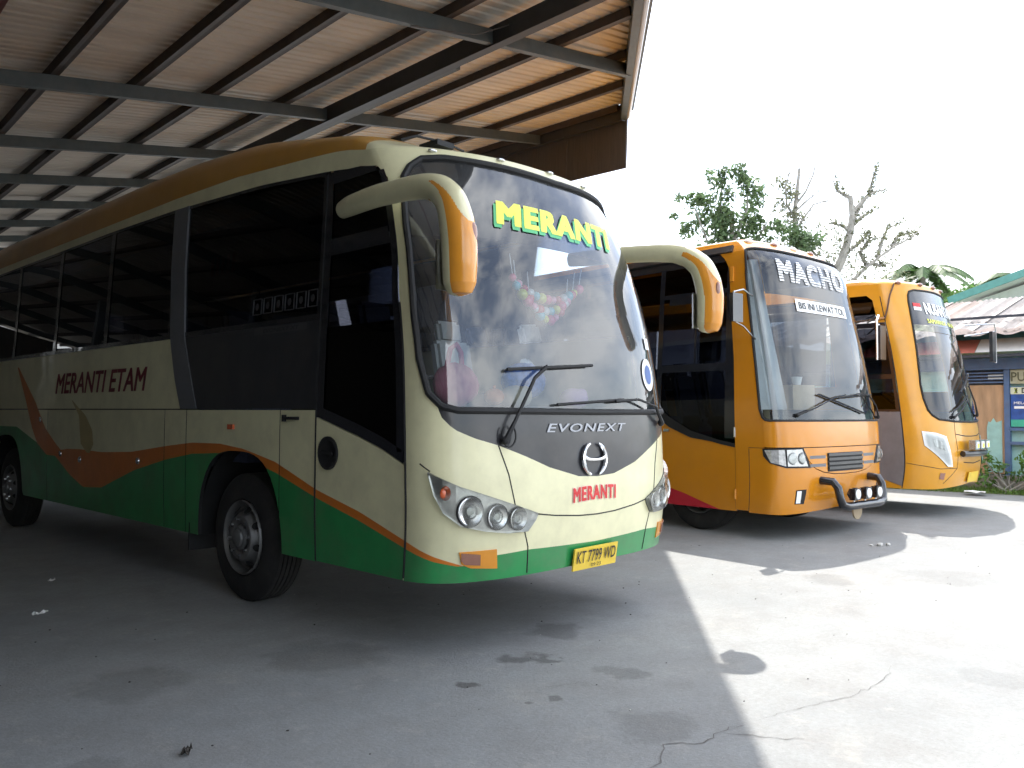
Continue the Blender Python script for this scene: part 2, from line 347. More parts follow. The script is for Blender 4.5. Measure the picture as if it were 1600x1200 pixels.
        if stripes:
            bm = bmesh.new(); vv = [bm.verts.new((a, b, 0)) for a, b in zip(X, Y)]; bm.verts.index_update()
            for f in F:
                try: bm.faces.new([vv[i] for i in f])
                except ValueError: pass
            st = h / stripes
            for k in range(-1, stripes + 1):
                for o_ in (0, .70): bmesh.ops.bisect_plane(bm, geom=bm.verts[:] + bm.edges[:] + bm.faces[:], plane_co=(0, -h / 2 + (k + o_) * st, 0), plane_no=(0, 1, 0))
            kill = [f for f in bm.faces if ((f.calc_center_median().y + h / 2) / st) % 1 > .70]
            bmesh.ops.delete(bm, geom=kill, context='FACES'); bm.verts.index_update()
            X = np.array([v.co.x for v in bm.verts]); Y = np.array([v.co.y for v in bm.verts]); F = [tuple(v.index for v in f.verts) for f in bm.faces]; bm.free(); lay = np.zeros(len(X))
        U = u + X; Z = z + Y + arch * (1 - (2 * X / w) ** 2) + tilt * X
        mb = MB(); mb.add(s.S.po(U, Z, off) + s.S.nrm(U, Z) * lay[:, None], F); return mb.build(name, mat, parent or s.root, smooth=False)
    def loop(s, mb, us, lo, hi, r, mi=0, off=0.0, n=8):
        us = np.asarray(us); a = list(zip(us, fn(lo)(us))); b = list(zip(us[::-1], fn(hi)(us[::-1]))); q = a + b
        q2 = [q[0]]
        for p in q[1:]:
            if math.hypot(p[0] - q2[-1][0], p[1] - q2[-1][1]) > 0.012: q2.append(p)
        if math.hypot(q2[0][0] - q2[-1][0], q2[0][1] - q2[-1][1]) < 0.012: q2.pop()
        mb.tube([Vector(s.S.po(np.array(p[0]), np.array(p[1]), off)) for p in q2], r, n, mi, closed=True)
    def pt(s, u, z, off=0.0): return Vector(s.S.po(np.array(float(u)), np.array(float(z)), off))
    def roof(s, z0, ztop, L, mats, pick, yc=1.2, p=3.0, du=0.15):
        A, b = s.S.A, s.S.b; um = A + (L - b); us = np.unique(np.concatenate([np.linspace(-um, -A - .5, int(um / .3)), np.linspace(-A - .5, A + .5, 90), np.linspace(A + .5, um, int(um / .3))]))
        es = np.array([0, .015, .04, .08, .13, .2, .3, .42, .56, .7, .85, 1.0]); z0f = fn(z0); zt = fn(ztop)
        base = s.S.p(us, z0f(us)); P = np.zeros((len(us), len(es), 3))
        for i, u in enumerate(us):
            pu = 1.7 + (p - 1.7) * float(np.clip((abs(u) - A * .8) / (A * .5), 0, 1)); B = base[i]; c = np.array([0, np.clip(B[1], yc, L - .6)])
            for j, e in enumerate(es):
                xy = B[:2] * (1 - e) + c * e; h = zt(xy[1]) - z0f(u); P[i, j] = (*xy, z0f(u) + h * (1 - (1 - e) ** pu) ** (1 / pu))
        mb = MB()
        for i in range(len(us) - 1): mb.grid(P[i:i + 2], pick((us[i] + us[i + 1]) / 2))
        # rear cap of the roof
        return mb.build('roof', mats, s.root, weld=True)

# ------------------------------------------------------------------ wheels, seats and other shared bus parts
def wheel_mesh():
    t = MB(); W2 = 0.13
    prof = [(-W2 + .02, .29), (-W2 - .01, .31), (-W2 - .015, .36), (-W2 - .01, .43), (-W2 + .01, .48), (-W2 + .03, .50)]
    pr = []
    for i in range(5):
        x = -W2 + .035 + i * (2 * W2 - .07) / 5; wv = (2 * W2 - .07) / 5; pr += [(x, .505), (x + wv * .75, .505), (x + wv * .78, .492), (x + wv * .97, .492)]
    prof += pr + [(W2 - .03, .50), (W2 - .01, .48), (W2 + .01, .43), (W2 + .015, .36), (W2 + .01, .31), (W2 - .02, .29)]
    t.lathe(prof, 48)
    r = MB(); r.lathe([(-W2 - .005, .295), (-W2 - .02, .285), (-W2 - .005, .27), (-W2 + .06, .262), (-W2 + .075, .245), (-W2 + .03, .215), (-W2 - .03, .175), (-W2 - .035, .15), (-W2 - .02, .12), (-W2 + .02, .10)], 40)
    h = MB(); h.lathe([(-W2 + .0, .105), (-W2 - .03, .10), (-W2 - .042, .085), (-W2 - .042, .07), (-W2 - .058, .066), (-W2 - .064, .05), (-W2 - .066, 0.001)], 24)
    nuts = MB(); holes = MB()
    for k in range(8):
        a = 2 * math.pi * (k + .5) / 8; nuts.lathe([(-W2 - .03, .016), (-W2 - .050, .014), (-W2 - .052, .001)], 6, c=(0, .142 * math.cos(a), .142 * math.sin(a)))
    for k in range(8):
        a = 2 * math.pi * k / 8; c = Vector((-W2 + .017, .226 * math.cos(a), .226 * math.sin(a)))
        er = Vector((0, math.cos(a), math.sin(a))); et = Vector((0, -math.sin(a), math.cos(a))); ax = Vector((1, 0, 0)); er2 = (er * .03 + ax * .035)
        V = [c - ax * .012 + er2 * (math.cos(t_) * .85) + et * (.030 * math.sin(t_)) for t_ in [2 * math.pi * j / 14 for j in range(14)]]
        holes.add(V, [tuple(range(14))])
    return t, r, h, nuts, holes
_wm = wheel_mesh(); WPROTO = None
def add_wheel(bus, x, y, side, name='wheel', z=0.505):
    """side -1: outer face towards -x"""
    global WPROTO
    e = bus.root
    if WPROTO is None:
        t = _wm[0].build('wheel', tyrem, e, weld=True); parts = [_wm[1].build('rim', rimm, t), _wm[2].build('hub', rimm, t), tag(_wm[3].build('wheel_nuts', chromed, t), kind='stuff'), tag(_wm[4].build('rim_holes', under, t, smooth=False), kind='stuff')]
        WPROTO = (t, parts); w = t
    else:
        w = WPROTO[0].copy(); COL.objects.link(w); w.parent = e
        for p_ in WPROTO[1]:
            c = p_.copy(); COL.objects.link(c); c.parent = w
    w.location = (x, y, z); w.rotation_euler = (R(11 * len(bpy.data.objects) % 90), 0, 0 if side < 0 else math.pi)
    return w

def seat_mesh():
    mb = MB()
    def pad(c, d, rx=0):
        bm = bmesh.new(); bmesh.ops.create_cube(bm, size=1); bmesh.ops.scale(bm, vec=d, verts=bm.verts); bmesh.ops.bevel(bm, geom=bm.edges[:], offset=.035, segments=2, affect='EDGES')
        bmesh.ops.rotate(bm, cent=(0, 0, 0), matrix=Matrix.Rotation(rx, 3, 'X'), verts=bm.verts); bmesh.ops.translate(bm, vec=c, verts=bm.verts); bm.verts.index_update()
        mb.add([v.co for v in bm.verts], [tuple(v.index for v in f.verts) for f in bm.faces], 0); bm.free()
    pad((0, 0, .42), (.46, .46, .13)); pad((0, .27, .78), (.45, .12, .68), R(-12)); pad((0, .37, 1.2), (.30, .10, .22), R(-12))
    mb.box((0, .02, .18), (.36, .3, .36), 0)
    return mb
SEAT = None
def add_seat(bus, x, y, z, mat=None):
    global SEAT
    if SEAT is None:
        SEAT = seat_mesh().build('passenger_seat', [seatm], bus.root); o = SEAT
    else:
        o = SEAT.copy(); COL.objects.link(o); o.parent = bus.root; o.name = 'passenger_seat'
    if mat is not None:
        o.data = o.data.copy(); o.data.materials[0] = mat; o.name = 'driver_seat'
    o.location = (x, y, z); return o
def steering(bus, x, y, z):
    mb = MB(); n = 28; c = Vector((x, y, z)); a1 = Vector((1, 0, 0)); a2 = Vector((0, .80, .60))
    mb.tube([c + a1 * .23 * math.cos(2 * math.pi * k / n) + a2 * .23 * math.sin(2 * math.pi * k / n) for k in range(n)], .016, 8, closed=True)
    for t in (R(0), R(180), R(270)): mb.tube([c, c + a1 * .22 * math.cos(t) + a2 * .22 * math.sin(t)], .012, 6)
    mb.tube([c, c + Vector((0, -.25, -.4))], .035, 8); mb.ball(c, .06, 0, 10)
    return mb.build('steering_wheel', blackmat, bus.root)
def wiper(bus, pivot, path, blade, r=.010):
    """pivot, arm path and blade ends as (u, z, offset)"""
    mb = MB(); P = [bus.pt(*q) for q in path]; mb.tube(P, [r * 1.7] + [r] * (len(P) - 1), 6)
    b0, b1 = blade; n = 10; pts = [bus.pt(b0[0] + (b1[0] - b0[0]) * t, b0[1] + (b1[1] - b0[1]) * t, b0[2] + (b1[2] - b0[2]) * t) for t in np.linspace(0, 1, n)]
    mb.tube(pts, r * .9, 6); pts2 = [bus.pt(b0[0] + (b1[0] - b0[0]) * t, b0[1] + (b1[1] - b0[1]) * t, 0.008) for t in np.linspace(0, 1, n)]
    mb.tube(pts2, .005, 4); mb.ball(bus.pt(*pivot), .028, 0, 8)
    return mb.build('wiper', blackmat, bus.root)

# ================================================================== GROUND
def ground_mat():
    mt, nt, out = new_mat('worn_concrete'); N = nt.nodes.new; L = nt.links.new
    b = N('ShaderNodeBsdfPrincipled'); L(b.outputs[0], out.inputs['Surface']); b.inputs['Roughness'].default_value = 0.82
    tc = N('ShaderNodeTexCoord')
    def noise(sc, det=6, ro=0.6):
        n = N('ShaderNodeTexNoise'); n.inputs['Scale'].default_value = sc; n.inputs['Detail'].default_value = det; n.inputs['Roughness'].default_value = ro; L(tc.outputs['Object'], n.inputs['Vector']); return n.outputs['Fac']
    def rng(x, a, b_, c, d):
        r = N('ShaderNodeMapRange'); r.inputs[1].default_value = a; r.inputs[2].default_value = b_; r.inputs[3].default_value = c; r.inputs[4].default_value = d; L(x, r.inputs[0]); return r.outputs[0]
    def mix(f, a, b_):
        x = N('ShaderNodeMix'); x.data_type = 'RGBA'
        for k, v in (('Factor', f), ('A', a), ('B', b_)):
            if isinstance(v, (tuple, float)): x.inputs[k].default_value = v
            else: L(v, x.inputs[k])
        return x.outputs['Result']
    base = mix(rng(noise(0.45), .35, .65, 0, 1), (0.225, 0.236, 0.238, 1), (0.30, 0.308, 0.303, 1))
    base = mix(rng(noise(2.6, 8, .68), .42, .72, 0, .55), base, (0.18, 0.175, 0.168, 1))
    base = mix(rng(noise(1.1, 10, .72), .55, .75, 0, .5), base, (0.36, 0.345, 0.31, 1))
    base = mix(rng(noise(34, 5, .6), .35, .75, 0, .40), base, (0.15, 0.147, 0.142, 1))
    base = mix(rng(noise(120, 3, .6), .58, .75, 0, .55), base, (0.10, 0.098, 0.095, 1))
    base = mix(rng(noise(90, 3, .6), .62, .8, 0, .5), base, (0.45, 0.44, 0.42, 1))
    base = mix(rng(noise(0.9, 9, .75), .50, .68, 0, .45), base, (0.16, 0.155, 0.15, 1))
    base = mix(rng(noise(4.5, 9, .75), .56, .74, 0, .5), base, (0.39, 0.375, 0.335, 1))
    # oil and water stains, each with its own place and outline
    wob = N('ShaderNodeTexNoise'); wob.inputs['Scale'].default_value = 5; wob.inputs['Detail'].default_value = 5; L(tc.outputs['Object'], wob.inputs['Vector'])
    sub = N('ShaderNodeVectorMath'); sub.operation = 'SUBTRACT'; L(wob.outputs['Color'], sub.inputs[0]); sub.inputs[1].default_value = (.5, .5, .5)
    scl = N('ShaderNodeVectorMath'); scl.operation = 'SCALE'; L(sub.outputs[0], scl.inputs[0]); scl.inputs['Scale'].default_value = 0.45
    pos = N('ShaderNodeVectorMath'); L(tc.outputs['Object'], pos.inputs[0]); L(scl.outputs[0], pos.inputs[1])
    acc = None
    for (x, y, r, k) in STAINS:
        d = N('ShaderNodeVectorMath'); d.operation = 'DISTANCE'; L(pos.outputs[0], d.inputs[0]); d.inputs[1].default_value = (x, y, 0)
        f = rng(d.outputs['Value'], r * .75, r * 1.15, k, 0)
        if acc is None: acc = f
        else:
            mxn = N('ShaderNodeMath'); mxn.operation = 'MAXIMUM'; L(acc, mxn.inputs[0]); L(f, mxn.inputs[1]); acc = mxn.outputs[0]
    base = mix(acc, base, (0.075, 0.072, 0.07, 1))
    L(base, b.inputs['Base Color'])
    bp = N('ShaderNodeBump'); bp.inputs['Strength'].default_value = 0.35; bp.inputs['Distance'].default_value = 0.01
    ad = N('ShaderNodeMath'); L(noise(55, 4), ad.inputs[0]); L(noise(7, 6), ad.inputs[1]); L(ad.outputs[0], bp.inputs['Height']); L(bp.outputs[0], b.inputs['Normal'])
    return mt
STAINS = [(3.17, 3.26, .085, .8), (3.70, 3.38, .12, .7), (3.82, 3.30, .08, .7), (4.36, 3.65, .20, .45), (3.32, 2.82, .055, .6), (3.15, 2.85, .05, .6), (3.94, 2.79, .13, .35), (3.37, 2.25, .22, .3), (2.9, 4.3, .35, .35),
          (1.9, 4.6, .3, .3), (7.42, 3.02, .25, .3), (8.3, 2.2, .45, .22), (5.3, 1.2, .18, .2), (11.2, 1.6, .8, .2), (1.3, 3.6, .14, .25)]
concrete = ground_mat()
g = MB(); g.box((0, 0, -0.25), (1600, 1600, 0.5)); ground = g.build('ground', concrete, smooth=False); tag(ground, 'grey worn concrete yard under the buses', 'ground', kind='structure')
crackm = pmat('crack_dark', (0.12, 0.115, 0.11), 0.95, var=0.3)  # plain dark grey for the thin crack ribbons
def crack(pts, wd):
    mb = MB(); P = []
    for a, b in zip(pts[:-1], pts[1:]):
        n = max(2, int(math.hypot(b[0] - a[0], b[1] - a[1]) / .04))
        for k in range(n): t = k / n; P.append((a[0] + (b[0] - a[0]) * t + random.gauss(0, .010), a[1] + (b[1] - a[1]) * t + random.gauss(0, .010)))
    V = []; F = []
    for i, p in enumerate(P):
        d = Vector((P[min(i + 1, len(P) - 1)][0] - P[max(i - 1, 0)][0], P[min(i + 1, len(P) - 1)][1] - P[max(i - 1, 0)][1])).normalized(); w_ = wd * random.uniform(.3, 1.2) * (1 - abs(2 * i / len(P) - 1) ** 3)
        V += [(p[0] - d.y * w_, p[1] + d.x * w_, .003), (p[0] + d.y * w_, p[1] - d.x * w_, .003)]
        if i: F.append((2 * i - 2, 2 * i - 1, 2 * i + 1, 2 * i))
    mb.add(V, F); mb.build('crack', crackm, ground, smooth=False)
crack([(2.7, 1.95), (3.01, 1.95), (3.2, 2.05), (3.35, 1.93), (3.56, 1.94), (3.72, 1.89)], .0035)
crack([(3.72, 1.89), (4.1, 1.8), (4.4, 1.69), (4.81, 1.64), (5.2, 1.7)], .0018)
crack([(3.5, 1.93), (3.6, 1.75), (3.75, 1.6)], .003)
crack([(3.4, 2.95), (3.6, 2.85), (3.7, 2.6)], .002)

# ================================================================== BUS 1: cream, green and orange coach
S1 = Surf(1.28, .52, 2.7, [(.3, .08), (.46, .05), (.8, 0), (1.5, .03), (2, .09), (2.5, .19), (3, .34), (3.3, .47), (3.6, .62)], [(.3, .02), (.8, 0), (1.5, 0), (2.16, .03), (3.33, .10), (3.6, .13)], [(1.8, 0), (2.5, .045), (3, .145), (3.3, .26), (3.6, .36)])
b1 = Bus('coach_bus', S1, (4.50, 3.40), 0.0, 'cream coach with green skirt and orange stripe, parked nearest under the canopy')
A1 = S1.A; L1 = 11.9; UR1 = -(A1 + L1 - .52)
sym = lambda pts: sorted(list(pts) + [(-u, z) for u, z in pts if u != 0])
z0_1 = sym([(0, 3.265), (1.2, 3.285), (1.5, 3.29), (2.0, 3.33), (3.0, 3.40), (3.9, 3.46), (5.0, 3.48), (14, 3.47)])
gt_1 = sym([(0, 3.15), (1.47, 3.155), (1.82, 3.19), (2.15, 3.20), (2.66, 3.24), (3.5, 3.31), (5.0, 3.37), (6.5, 3.39), (14, 3.38)])
wsl_1 = sym([(0, 1.51), (1.15, 1.515), (1.25, 1.54), (1.33, 1.62), (1.385, 1.83), (1.40, 2.1)])
wsh_1 = sym([(0, 3.185), (.6, 3.205), (.95, 3.215), (1.10, 3.195), (1.20, 3.13), (1.27, 3.05), (1.32, 2.9), (1.36, 2.7), (1.385, 2.45), (1.40, 2.1)])
wse_1 = [(1.62, 1.33), (1.83, 1.385), (2.1, 1.40), (2.45, 1.385), (2.7, 1.36), (2.9, 1.32), (3.05, 1.27)]
dre_1 = [(1.17, -1.528), (2.29, -1.528), (2.81, -1.452), (2.95, -1.43), (3.05, -1.405), (3.13, -1.40)]
gcur = [(-14, 1.3), (-9.2, 1.3), (-8.4, 1.12), (-7.75, .98), (-7.3, .80), (-6.91, .69), (-6.4, .72), (-5.58, .94), (-4.9, 1.07), (-4.39, 1.14), (-3.9, 1.165), (-3.52, 1.14), (-3.04, 1.05), (-2.49, .90), (-2.0, .79), (-1.49, .655), (-1.3, .60), (-1.15, .572), (-1.08, .575), (-.92, .625), (-.65, .64), (0, .625), (.65, .64), (.92, .625), (1.1, .575), (1.5, .655), (2.5, .9), (3.5, 1.14), (14, 1.1)]
ocur = [(-14, 1.3), (-9.2, 1.3), (-8.4, 1.12), (-7.75, 1.05), (-7.4, 1.08), (-7.0, 1.09), (-6.4, 1.08), (-5.66, 1.11), (-4.9, 1.19), (-4.39, 1.235), (-3.9, 1.24), (-3.52, 1.21), (-3.05, 1.13), (-2.5, .96), (-2.0, .85), (-1.49, .70), (-1.3, .63), (-1.12, .575), (-1.08, .575), (-.92, .625), (-.65, .64), (0, .625), (.65, .64), (.92, .625), (1.1, .575), (1.5, .70), (2.5, .96), (3.5, 1.21), (14, 1.2)]
UW1, UWR1 = -3.62, -9.62
def skirt1(u):
    u = np.asarray(u, float); z = np.where(np.abs(u) < 1.5, .485 - .02 * np.abs(u) / 1.5, .46)
    for c in (UW1, UWR1, -UW1, -UWR1):
        d = np.abs(u - c); z = np.where(d < .66, np.maximum(z, .50 + .69 * np.sqrt(np.maximum(0, 1 - (d / .66) ** 3.0))), z)
    return z
arch_ex = [c + .66 * s_ for c in (UW1, UWR1) for s_ in (-1, -.999, -.99, -.97, -.94, -.9, .9, .94, .97, .99, .999, 1)]
M1 = [green, orange, cream, blackmat]
def side_panel(bus, name, u0, u1, zlo, zhi, cuts, mats, mis, extra=(), off=0.0):
    mb = MB(); bus.stack(mb, u0, u1, zlo, zhi, cuts, mis, off, extra=extra, rimmi=3 if len(mats) > 3 else None); return mb.build(name, mats, bus.root)
for nm, u0, u1 in (('rear_quarter_panel', UR1, -8.06), ('luggage_hatch', -8.05, -4.945), ('lower_side_panel', -4.935, -4.515), ('wheel_arch_panel', -4.505, -2.995), ('lower_side_panel', -2.985, -2.525)):
    side_panel(b1, nm, u0, u1, skirt1, 1.515, [gcur, ocur], M1, [0, 1, 2], arch_ex)
side_panel(b1, 'upper_side_panel', UR1, -4.60, 1.525, [(-14, 2.16), (0, 2.16)], [gcur, ocur], M1, [2, 2, 2])
# (dark liner behind the panel gaps, open over the wheels)
mb = MB()
for a, b_ in ((UR1, -10.4), (-8.85, -4.35), (-2.9, -1.4)): b1.rib(mb, a, b_, .5, 2.1, 0, -.035, du=.3)
mb.build('inner_liner', under, b1.root)
# swooshes on the flank
mb = MB(); b1.zrib(mb, .99, 2.05, [(.99, -8.05), (1.12, -8.4), (1.3, -8.6), (1.6, -8.85), (2.05, -9.3)], [(.99, -7.75), (1.05, -7.55), (1.14, -7.78), (1.3, -8.12), (1.6, -8.5), (2.05, -9.25)], 0, .004, dz=.03); mb.build('flank_swoosh', orange, b1.root)
mb = MB(); b1.zrib(mb, 1.06, 1.62, [(1.06, -6.8), (1.15, -6.98), (1.3, -7.02), (1.45, -7.05), (1.62, -7.3)], [(1.06, -6.72), (1.15, -6.62), (1.3, -6.66), (1.45, -6.85), (1.62, -7.28)], 0, .004, dz=.03); mb.build('flank_leaf_mark', olive, b1.root)
# ledge above the windows and around the front
mb = MB(); hl = lambda u: np.where(np.abs(u) <= 1.27, fn(wsh_1)(u), np.where(np.abs(u) < 1.40, 3.05, np.where(np.abs(u) < 1.47, 3.05 + (np.abs(u) - 1.40) * 1.5, fn(gt_1)(u))))
b1.rib(mb, UR1, -1.40, hl, z0_1, 0, 0, extra=np.linspace(-2.2, -1.41, 30)); b1.rib(mb, -1.40, 1.40, hl, z0_1, 0, 0, du=.03, extra=(-1.27, 1.27)); b1.rib(mb, 1.40, -UR1, hl, z0_1, 0, 0, extra=np.linspace(1.41, 2.2, 30))
b1.zrib(mb, 1.62, 3.05, dre_1, [(z, -u) for z, u in wse_1], 0, 0, dz=.05, du=.03); b1.zrib(mb, 1.62, 3.05, wse_1, [(1.62, 1.60), (2.29, 1.6), (3.05, 1.5)], 0, 0, dz=.05, du=.03)
mb.build('cant_rail', [cream], b1.root)
# front mask: bumper, green skirt, cream face, black mask under the screen
blk = sym([(0, 1.07), (.2, 1.08), (.48, 1.15), (.69, 1.23), (.89, 1.30), (1.05, 1.345), (1.18, 1.40), (1.25, 1.47), (1.30, 1.60), (1.33, 2.2), (1.35, 4.0)])
mb = MB(); b1.stack(mb, -1.52, 1.52, skirt1, lambda u: np.where(np.abs(u) < 1.33, fn(wsl_1)(u), 1.62), [gcur, ocur, blk], [0, 1, 2, 3], 0.0, du=.04, extra=[s_ * x for s_ in (-1, 1) for x in (1.15, 1.2, 1.25, 1.28, 1.3, 1.31, 1.33)], rim=0)
mb.build('front_mask', [green, orange, cream, darkpanel], b1.root)
# bonnet seams
def seam(bus, paths, r=.0045, name='panel_seam', mat=blackmat):
    for p_ in paths:
        mb = MB(); q = []
        for a, b_ in zip(p_[:-1], p_[1:]):
            n = max(1, int(math.hypot(b_[0] - a[0], b_[1] - a[1]) / .06)); q += [(a[0] + (b_[0] - a[0]) * k / n, a[1] + (b_[1] - a[1]) * k / n) for k in range(n)]
        q.append(p_[-1]); mb.tube([bus.pt(u, z, 0.0) for u, z in q], r, 6); mb.build(name, mat, bus.root)
seam(b1, [[(s_ * .89, 1.30), (s_ * .82, 1.12), (s_ * .775, .92), (s_ * .77, .90)] for s_ in (-1, 1)] + [[(-.66, .87), (-.45, .84), (-.2, .818), (0, .812), (.2, .818), (.45, .84), (.66, .87)]] + [[(s_ * .70, .76), (s_ * .665, .66), (s_ * .65, .49)] for s_ in (-1, 1)] + [[(-1.4, 1.19), (-1.33, 1.145)]])
# windscreen + gasket
wsu = np.unique(np.concatenate([np.linspace(-1.40, 1.40, 80), [s_ * x for s_ in (-1, 1) for x in (1.10, 1.15, 1.2, 1.235, 1.25, 1.27, 1.29, 1.32, 1.33, 1.345, 1.36, 1.375, 1.385, 1.392, 1.397)]]))
mb = MB(); b1.rib(mb, 0, 0, wsl_1, wsh_1, 0, -.004, us=wsu); ws = mb.build('windscreen', wsglass, b1.root)
mb = MB(); b1.loop(mb, wsu, wsl_1, wsh_1, .022, 0, .004); mb.build('windscreen_gasket', blackmat, ws)
mb = MB(); us_ = wsu[np.abs(wsu) < 1.365]; b1.rib(mb, 0, 0, lambda u: np.maximum(2.64 - .02 * (u / 1.5) ** 2, fn(wsl_1)(u)), wsh_1, 0, -.008, us=us_); mb.build('sun_strip', stripglass, ws)
b1.text('lettering', 'MERANTI', -.075, 2.815, 1.29, .155, greent, .004, .06, .2, 1.14, parent=ws); b1.text('lettering', 'MERANTI', -.05, 2.84, 1.29, .155, yellowt, .006, .055, .2, 1.14, parent=ws)
mb = MB(); mb.add([b1.pt(.80 + .105 * math.cos(t), 1.80 + .125 * math.sin(t), .004) for t in np.linspace(0, 2 * math.pi, 24, endpoint=False)], [tuple(range(24))], 0)
mb.add([b1.pt(.80 + .06 * math.cos(t), 1.80 + .075 * math.sin(t), .007) for t in np.linspace(0, 2 * math.pi, 20, endpoint=False)], [tuple(range(20))], 1)
b1.poly(mb, [(.84, 2.0), (.93, 2.0), (.93, 2.09), (.84, 2.09)], 0, .004); mb.build('round_sticker', [whitet, pmat('sticker_blue', (.05, .12, .35), .4)], ws, smooth=False)
b1.text('lettering', 'EVONEXT', -.07, 1.405, .86, .055, silvert, .006, .012, .25, 1.15)
b1.text('lettering_outline', 'MERANTI', -.03, .955, .47, .088, pmat('pink_letter', (.85, .60, .52), .4), .003, .085, .06, 1.12, arch=.008); b1.text('lettering', 'MERANTI', -.03, .955, .47, .088, pmat('bright_red_letter', (.62, .02, .02), .4), .006, .04, .06, 1.12, arch=.008)
# emblem
mb = MB()
for s_ in (-1, 1):
    th = np.linspace(R(-68), R(68), 16); q = [b1.pt(-.04 + s_ * (.125 * math.cos(t)), 1.19 + .112 * math.sin(t), .016) for t in th]; mb.tube(q, [.004 + .012 * math.cos(t) for t in th], 8)
q = [b1.pt(-.04 + x, 1.185 + .022 * (abs(x) / .12) ** 3, .018) for x in np.linspace(-.118, .118, 12)]; mb.tube(q, [.011 + .006 * (abs(x) / .12) ** 2 for x in np.linspace(-.118, .118, 12)], 8)
mb.build('emblem', chrome, b1.root)
# headlights
HL = [(-1.335, 1.14), (-1.15, 1.055), (-.95, .985), (-.62, .872), (-.635, .835), (-.70, .765), (-.85, .765), (-1.0, .785), (-1.15, .82), (-1.25, .90), (-1.30, 1.0)]
for s_ in (-1, 1):
    pts = [(u * -s_, z) for u, z in HL]; pts = pts if s_ < 0 else pts[::-1]
    mb = MB(); b1.poly(mb, pts, 0, .006, .03, dmi=1); h = mb.build('headlight', [reflector, blackmat], b1.root, smooth=False)
    for (u, z, r) in ((-1.09, .905, .082), (-.915, .865, .07), (-.765, .845, .063)):
        c = b1.pt(-s_ * u, z, .018); n_ = Vector(S1.nrm(np.array(-s_ * u), np.array(z))); n_ = (n_ + Vector((0, -1.2, 0))).normalized(); q = n_.to_track_quat('X', 'Z')
        lm = MB(); lm.lathe([(-.004, r * 1.10), (.006, r * 1.08), (.008, r * 1.0), (.004, r * .90), (-.004, r * .6), (-.006, r * .3)], 22); lm.v = [tuple(c + q @ Vector(p)) for p in lm.v]; o_ = lm.build('lamp_ring', chromed, h)
        lm = MB(); lm.lathe([(-.006, r * 1.18), (.003, r * 1.16), (.003, r * 1.06)], 22); lm.v = [tuple(c + q @ Vector(p)) for p in lm.v]; lm.build('lamp_bezel', blackmat, h)
        lm = MB(); lm.ball((0, 0, 0), r * .58, 0, 14); lm.v = [tuple(c + n_ * .0 + q @ Vector((p[0] * .45, p[1], p[2]))) for p in lm.v]; lm.build('lamp_lens', clearglass, h)
    c = b1.pt(-s_ * -1.235, 1.015, .008); lm = MB(); lm.ball(c, .045, 0, 12, (1, .5, 1)); lm.build('indicator', lampor, h)
    mb = MB(); b1.poly(mb, pts, 0, .036, .03); mb.build('headlight_cover', lensglass, h)
# fog lamp pods
for s_ in (-1, 1):
    k = lambda l: l if s_ < 0 else [(-u, z) for u, z in l][::-1]
    mb = MB(); b1.poly(mb, k([(-1.15, .66), (-.905, .665), (-.89, .545), (-1.07, .56), (-1.13, .585)]), 0, .008, .02); f = mb.build('fog_lamp_surround', mirror_or, b1.root, smooth=False)
    mb = MB(); b1.poly(mb, k([(-1.135, .655), (-1.015, .64), (-1.01, .575), (-1.11, .585), (-1.135, .61)]), 0, .014, .01); mb.build('fog_lamp', lampbr, f, smooth=False)
# number plate
mb = MB(); c = [b1.pt(u, z, .035) for u, z in ((-.255, .455), (.225, .455), (.225, .605), (-.255, .605))]; n_ = Vector((0, -.012, 0))
mb.add([p - n_ for p in c] + [p for p in c], [(4, 5, 6, 7), (0, 1, 5, 4), (1, 2, 6, 5), (2, 3, 7, 6), (3, 0, 4, 7)]); pl = mb.build('number_plate', plate, b1.root, smooth=False)
b1.text('plate_text', "KT 7799 WD", -.015, .545, .43, .082, blackt, .040, .006, parent=pl); b1.text('plate_text', '09·23', -.015, .480, .11, .024, blackt, .040, .0, parent=pl)
# wipers
wiper(b1, (-.86, 1.33, .03), [(-.86, 1.33, .04), (-.80, 1.45, .06), (-.62, 1.72, .05), (-.50, 1.80, .045)], ((-.82, 1.77, .03), (-.02, 1.83, .03)), .012)
wiper(b1, (.92, 1.43, .03), [(.92, 1.43, .04), (.75, 1.55, .06), (.50, 1.60, .05), (.2, 1.585, .045)], ((-.42, 1.555, .03), (.32, 1.60, .03)), .010)
mb = MB(); mb.tube([b1.pt(-.83 + .05 * math.cos(t), 1.36 + .07 * math.sin(t), .03) for t in np.linspace(R(130), R(420), 16)], .006, 6); mb.build('washer_hose', blackmat, b1.root)
# driver's door
dl = [(-2.515, 1.465), (-2.02, 1.34), (-1.75, 1.26), (-1.525, 1.17)]
mb = MB(); b1.stack(mb, -2.512, -1.528, .465, dl, [gcur, ocur], [0, 1, 2], .0); door = mb.build('driver_door', M1, b1.root)
mb = MB(); off = .002; dlu = lambda d: (lambda u: fn(dl)(u) + d)
b1.rib(mb, -2.512, -1.54, dlu(.008), dlu(.085), 0, off); b1.rib(mb, -2.512, -2.43, dlu(.085), 3.21, 0, off); b1.rib(mb, -2.43, -1.56, 2.60, 2.72, 0, off, du=.03); b1.rib(mb, -2.43, -1.50, 3.12, lambda u: fn(gt_1)(u) - .002, 0, off, du=.03)
b1.zrib(mb, 1.255, 3.12, [(z, u - .08) for z, u in dre_1], [(z, u - .006) for z, u in dre_1], 0, off, dz=.05, du=.03); mb.build('door_frame', black, door)
mb = MB(); b1.rib(mb, -2.44, -1.56, dlu(.06), 2.64, 0, -.006, du=.03); mb.build('door_window', sideglass, door)
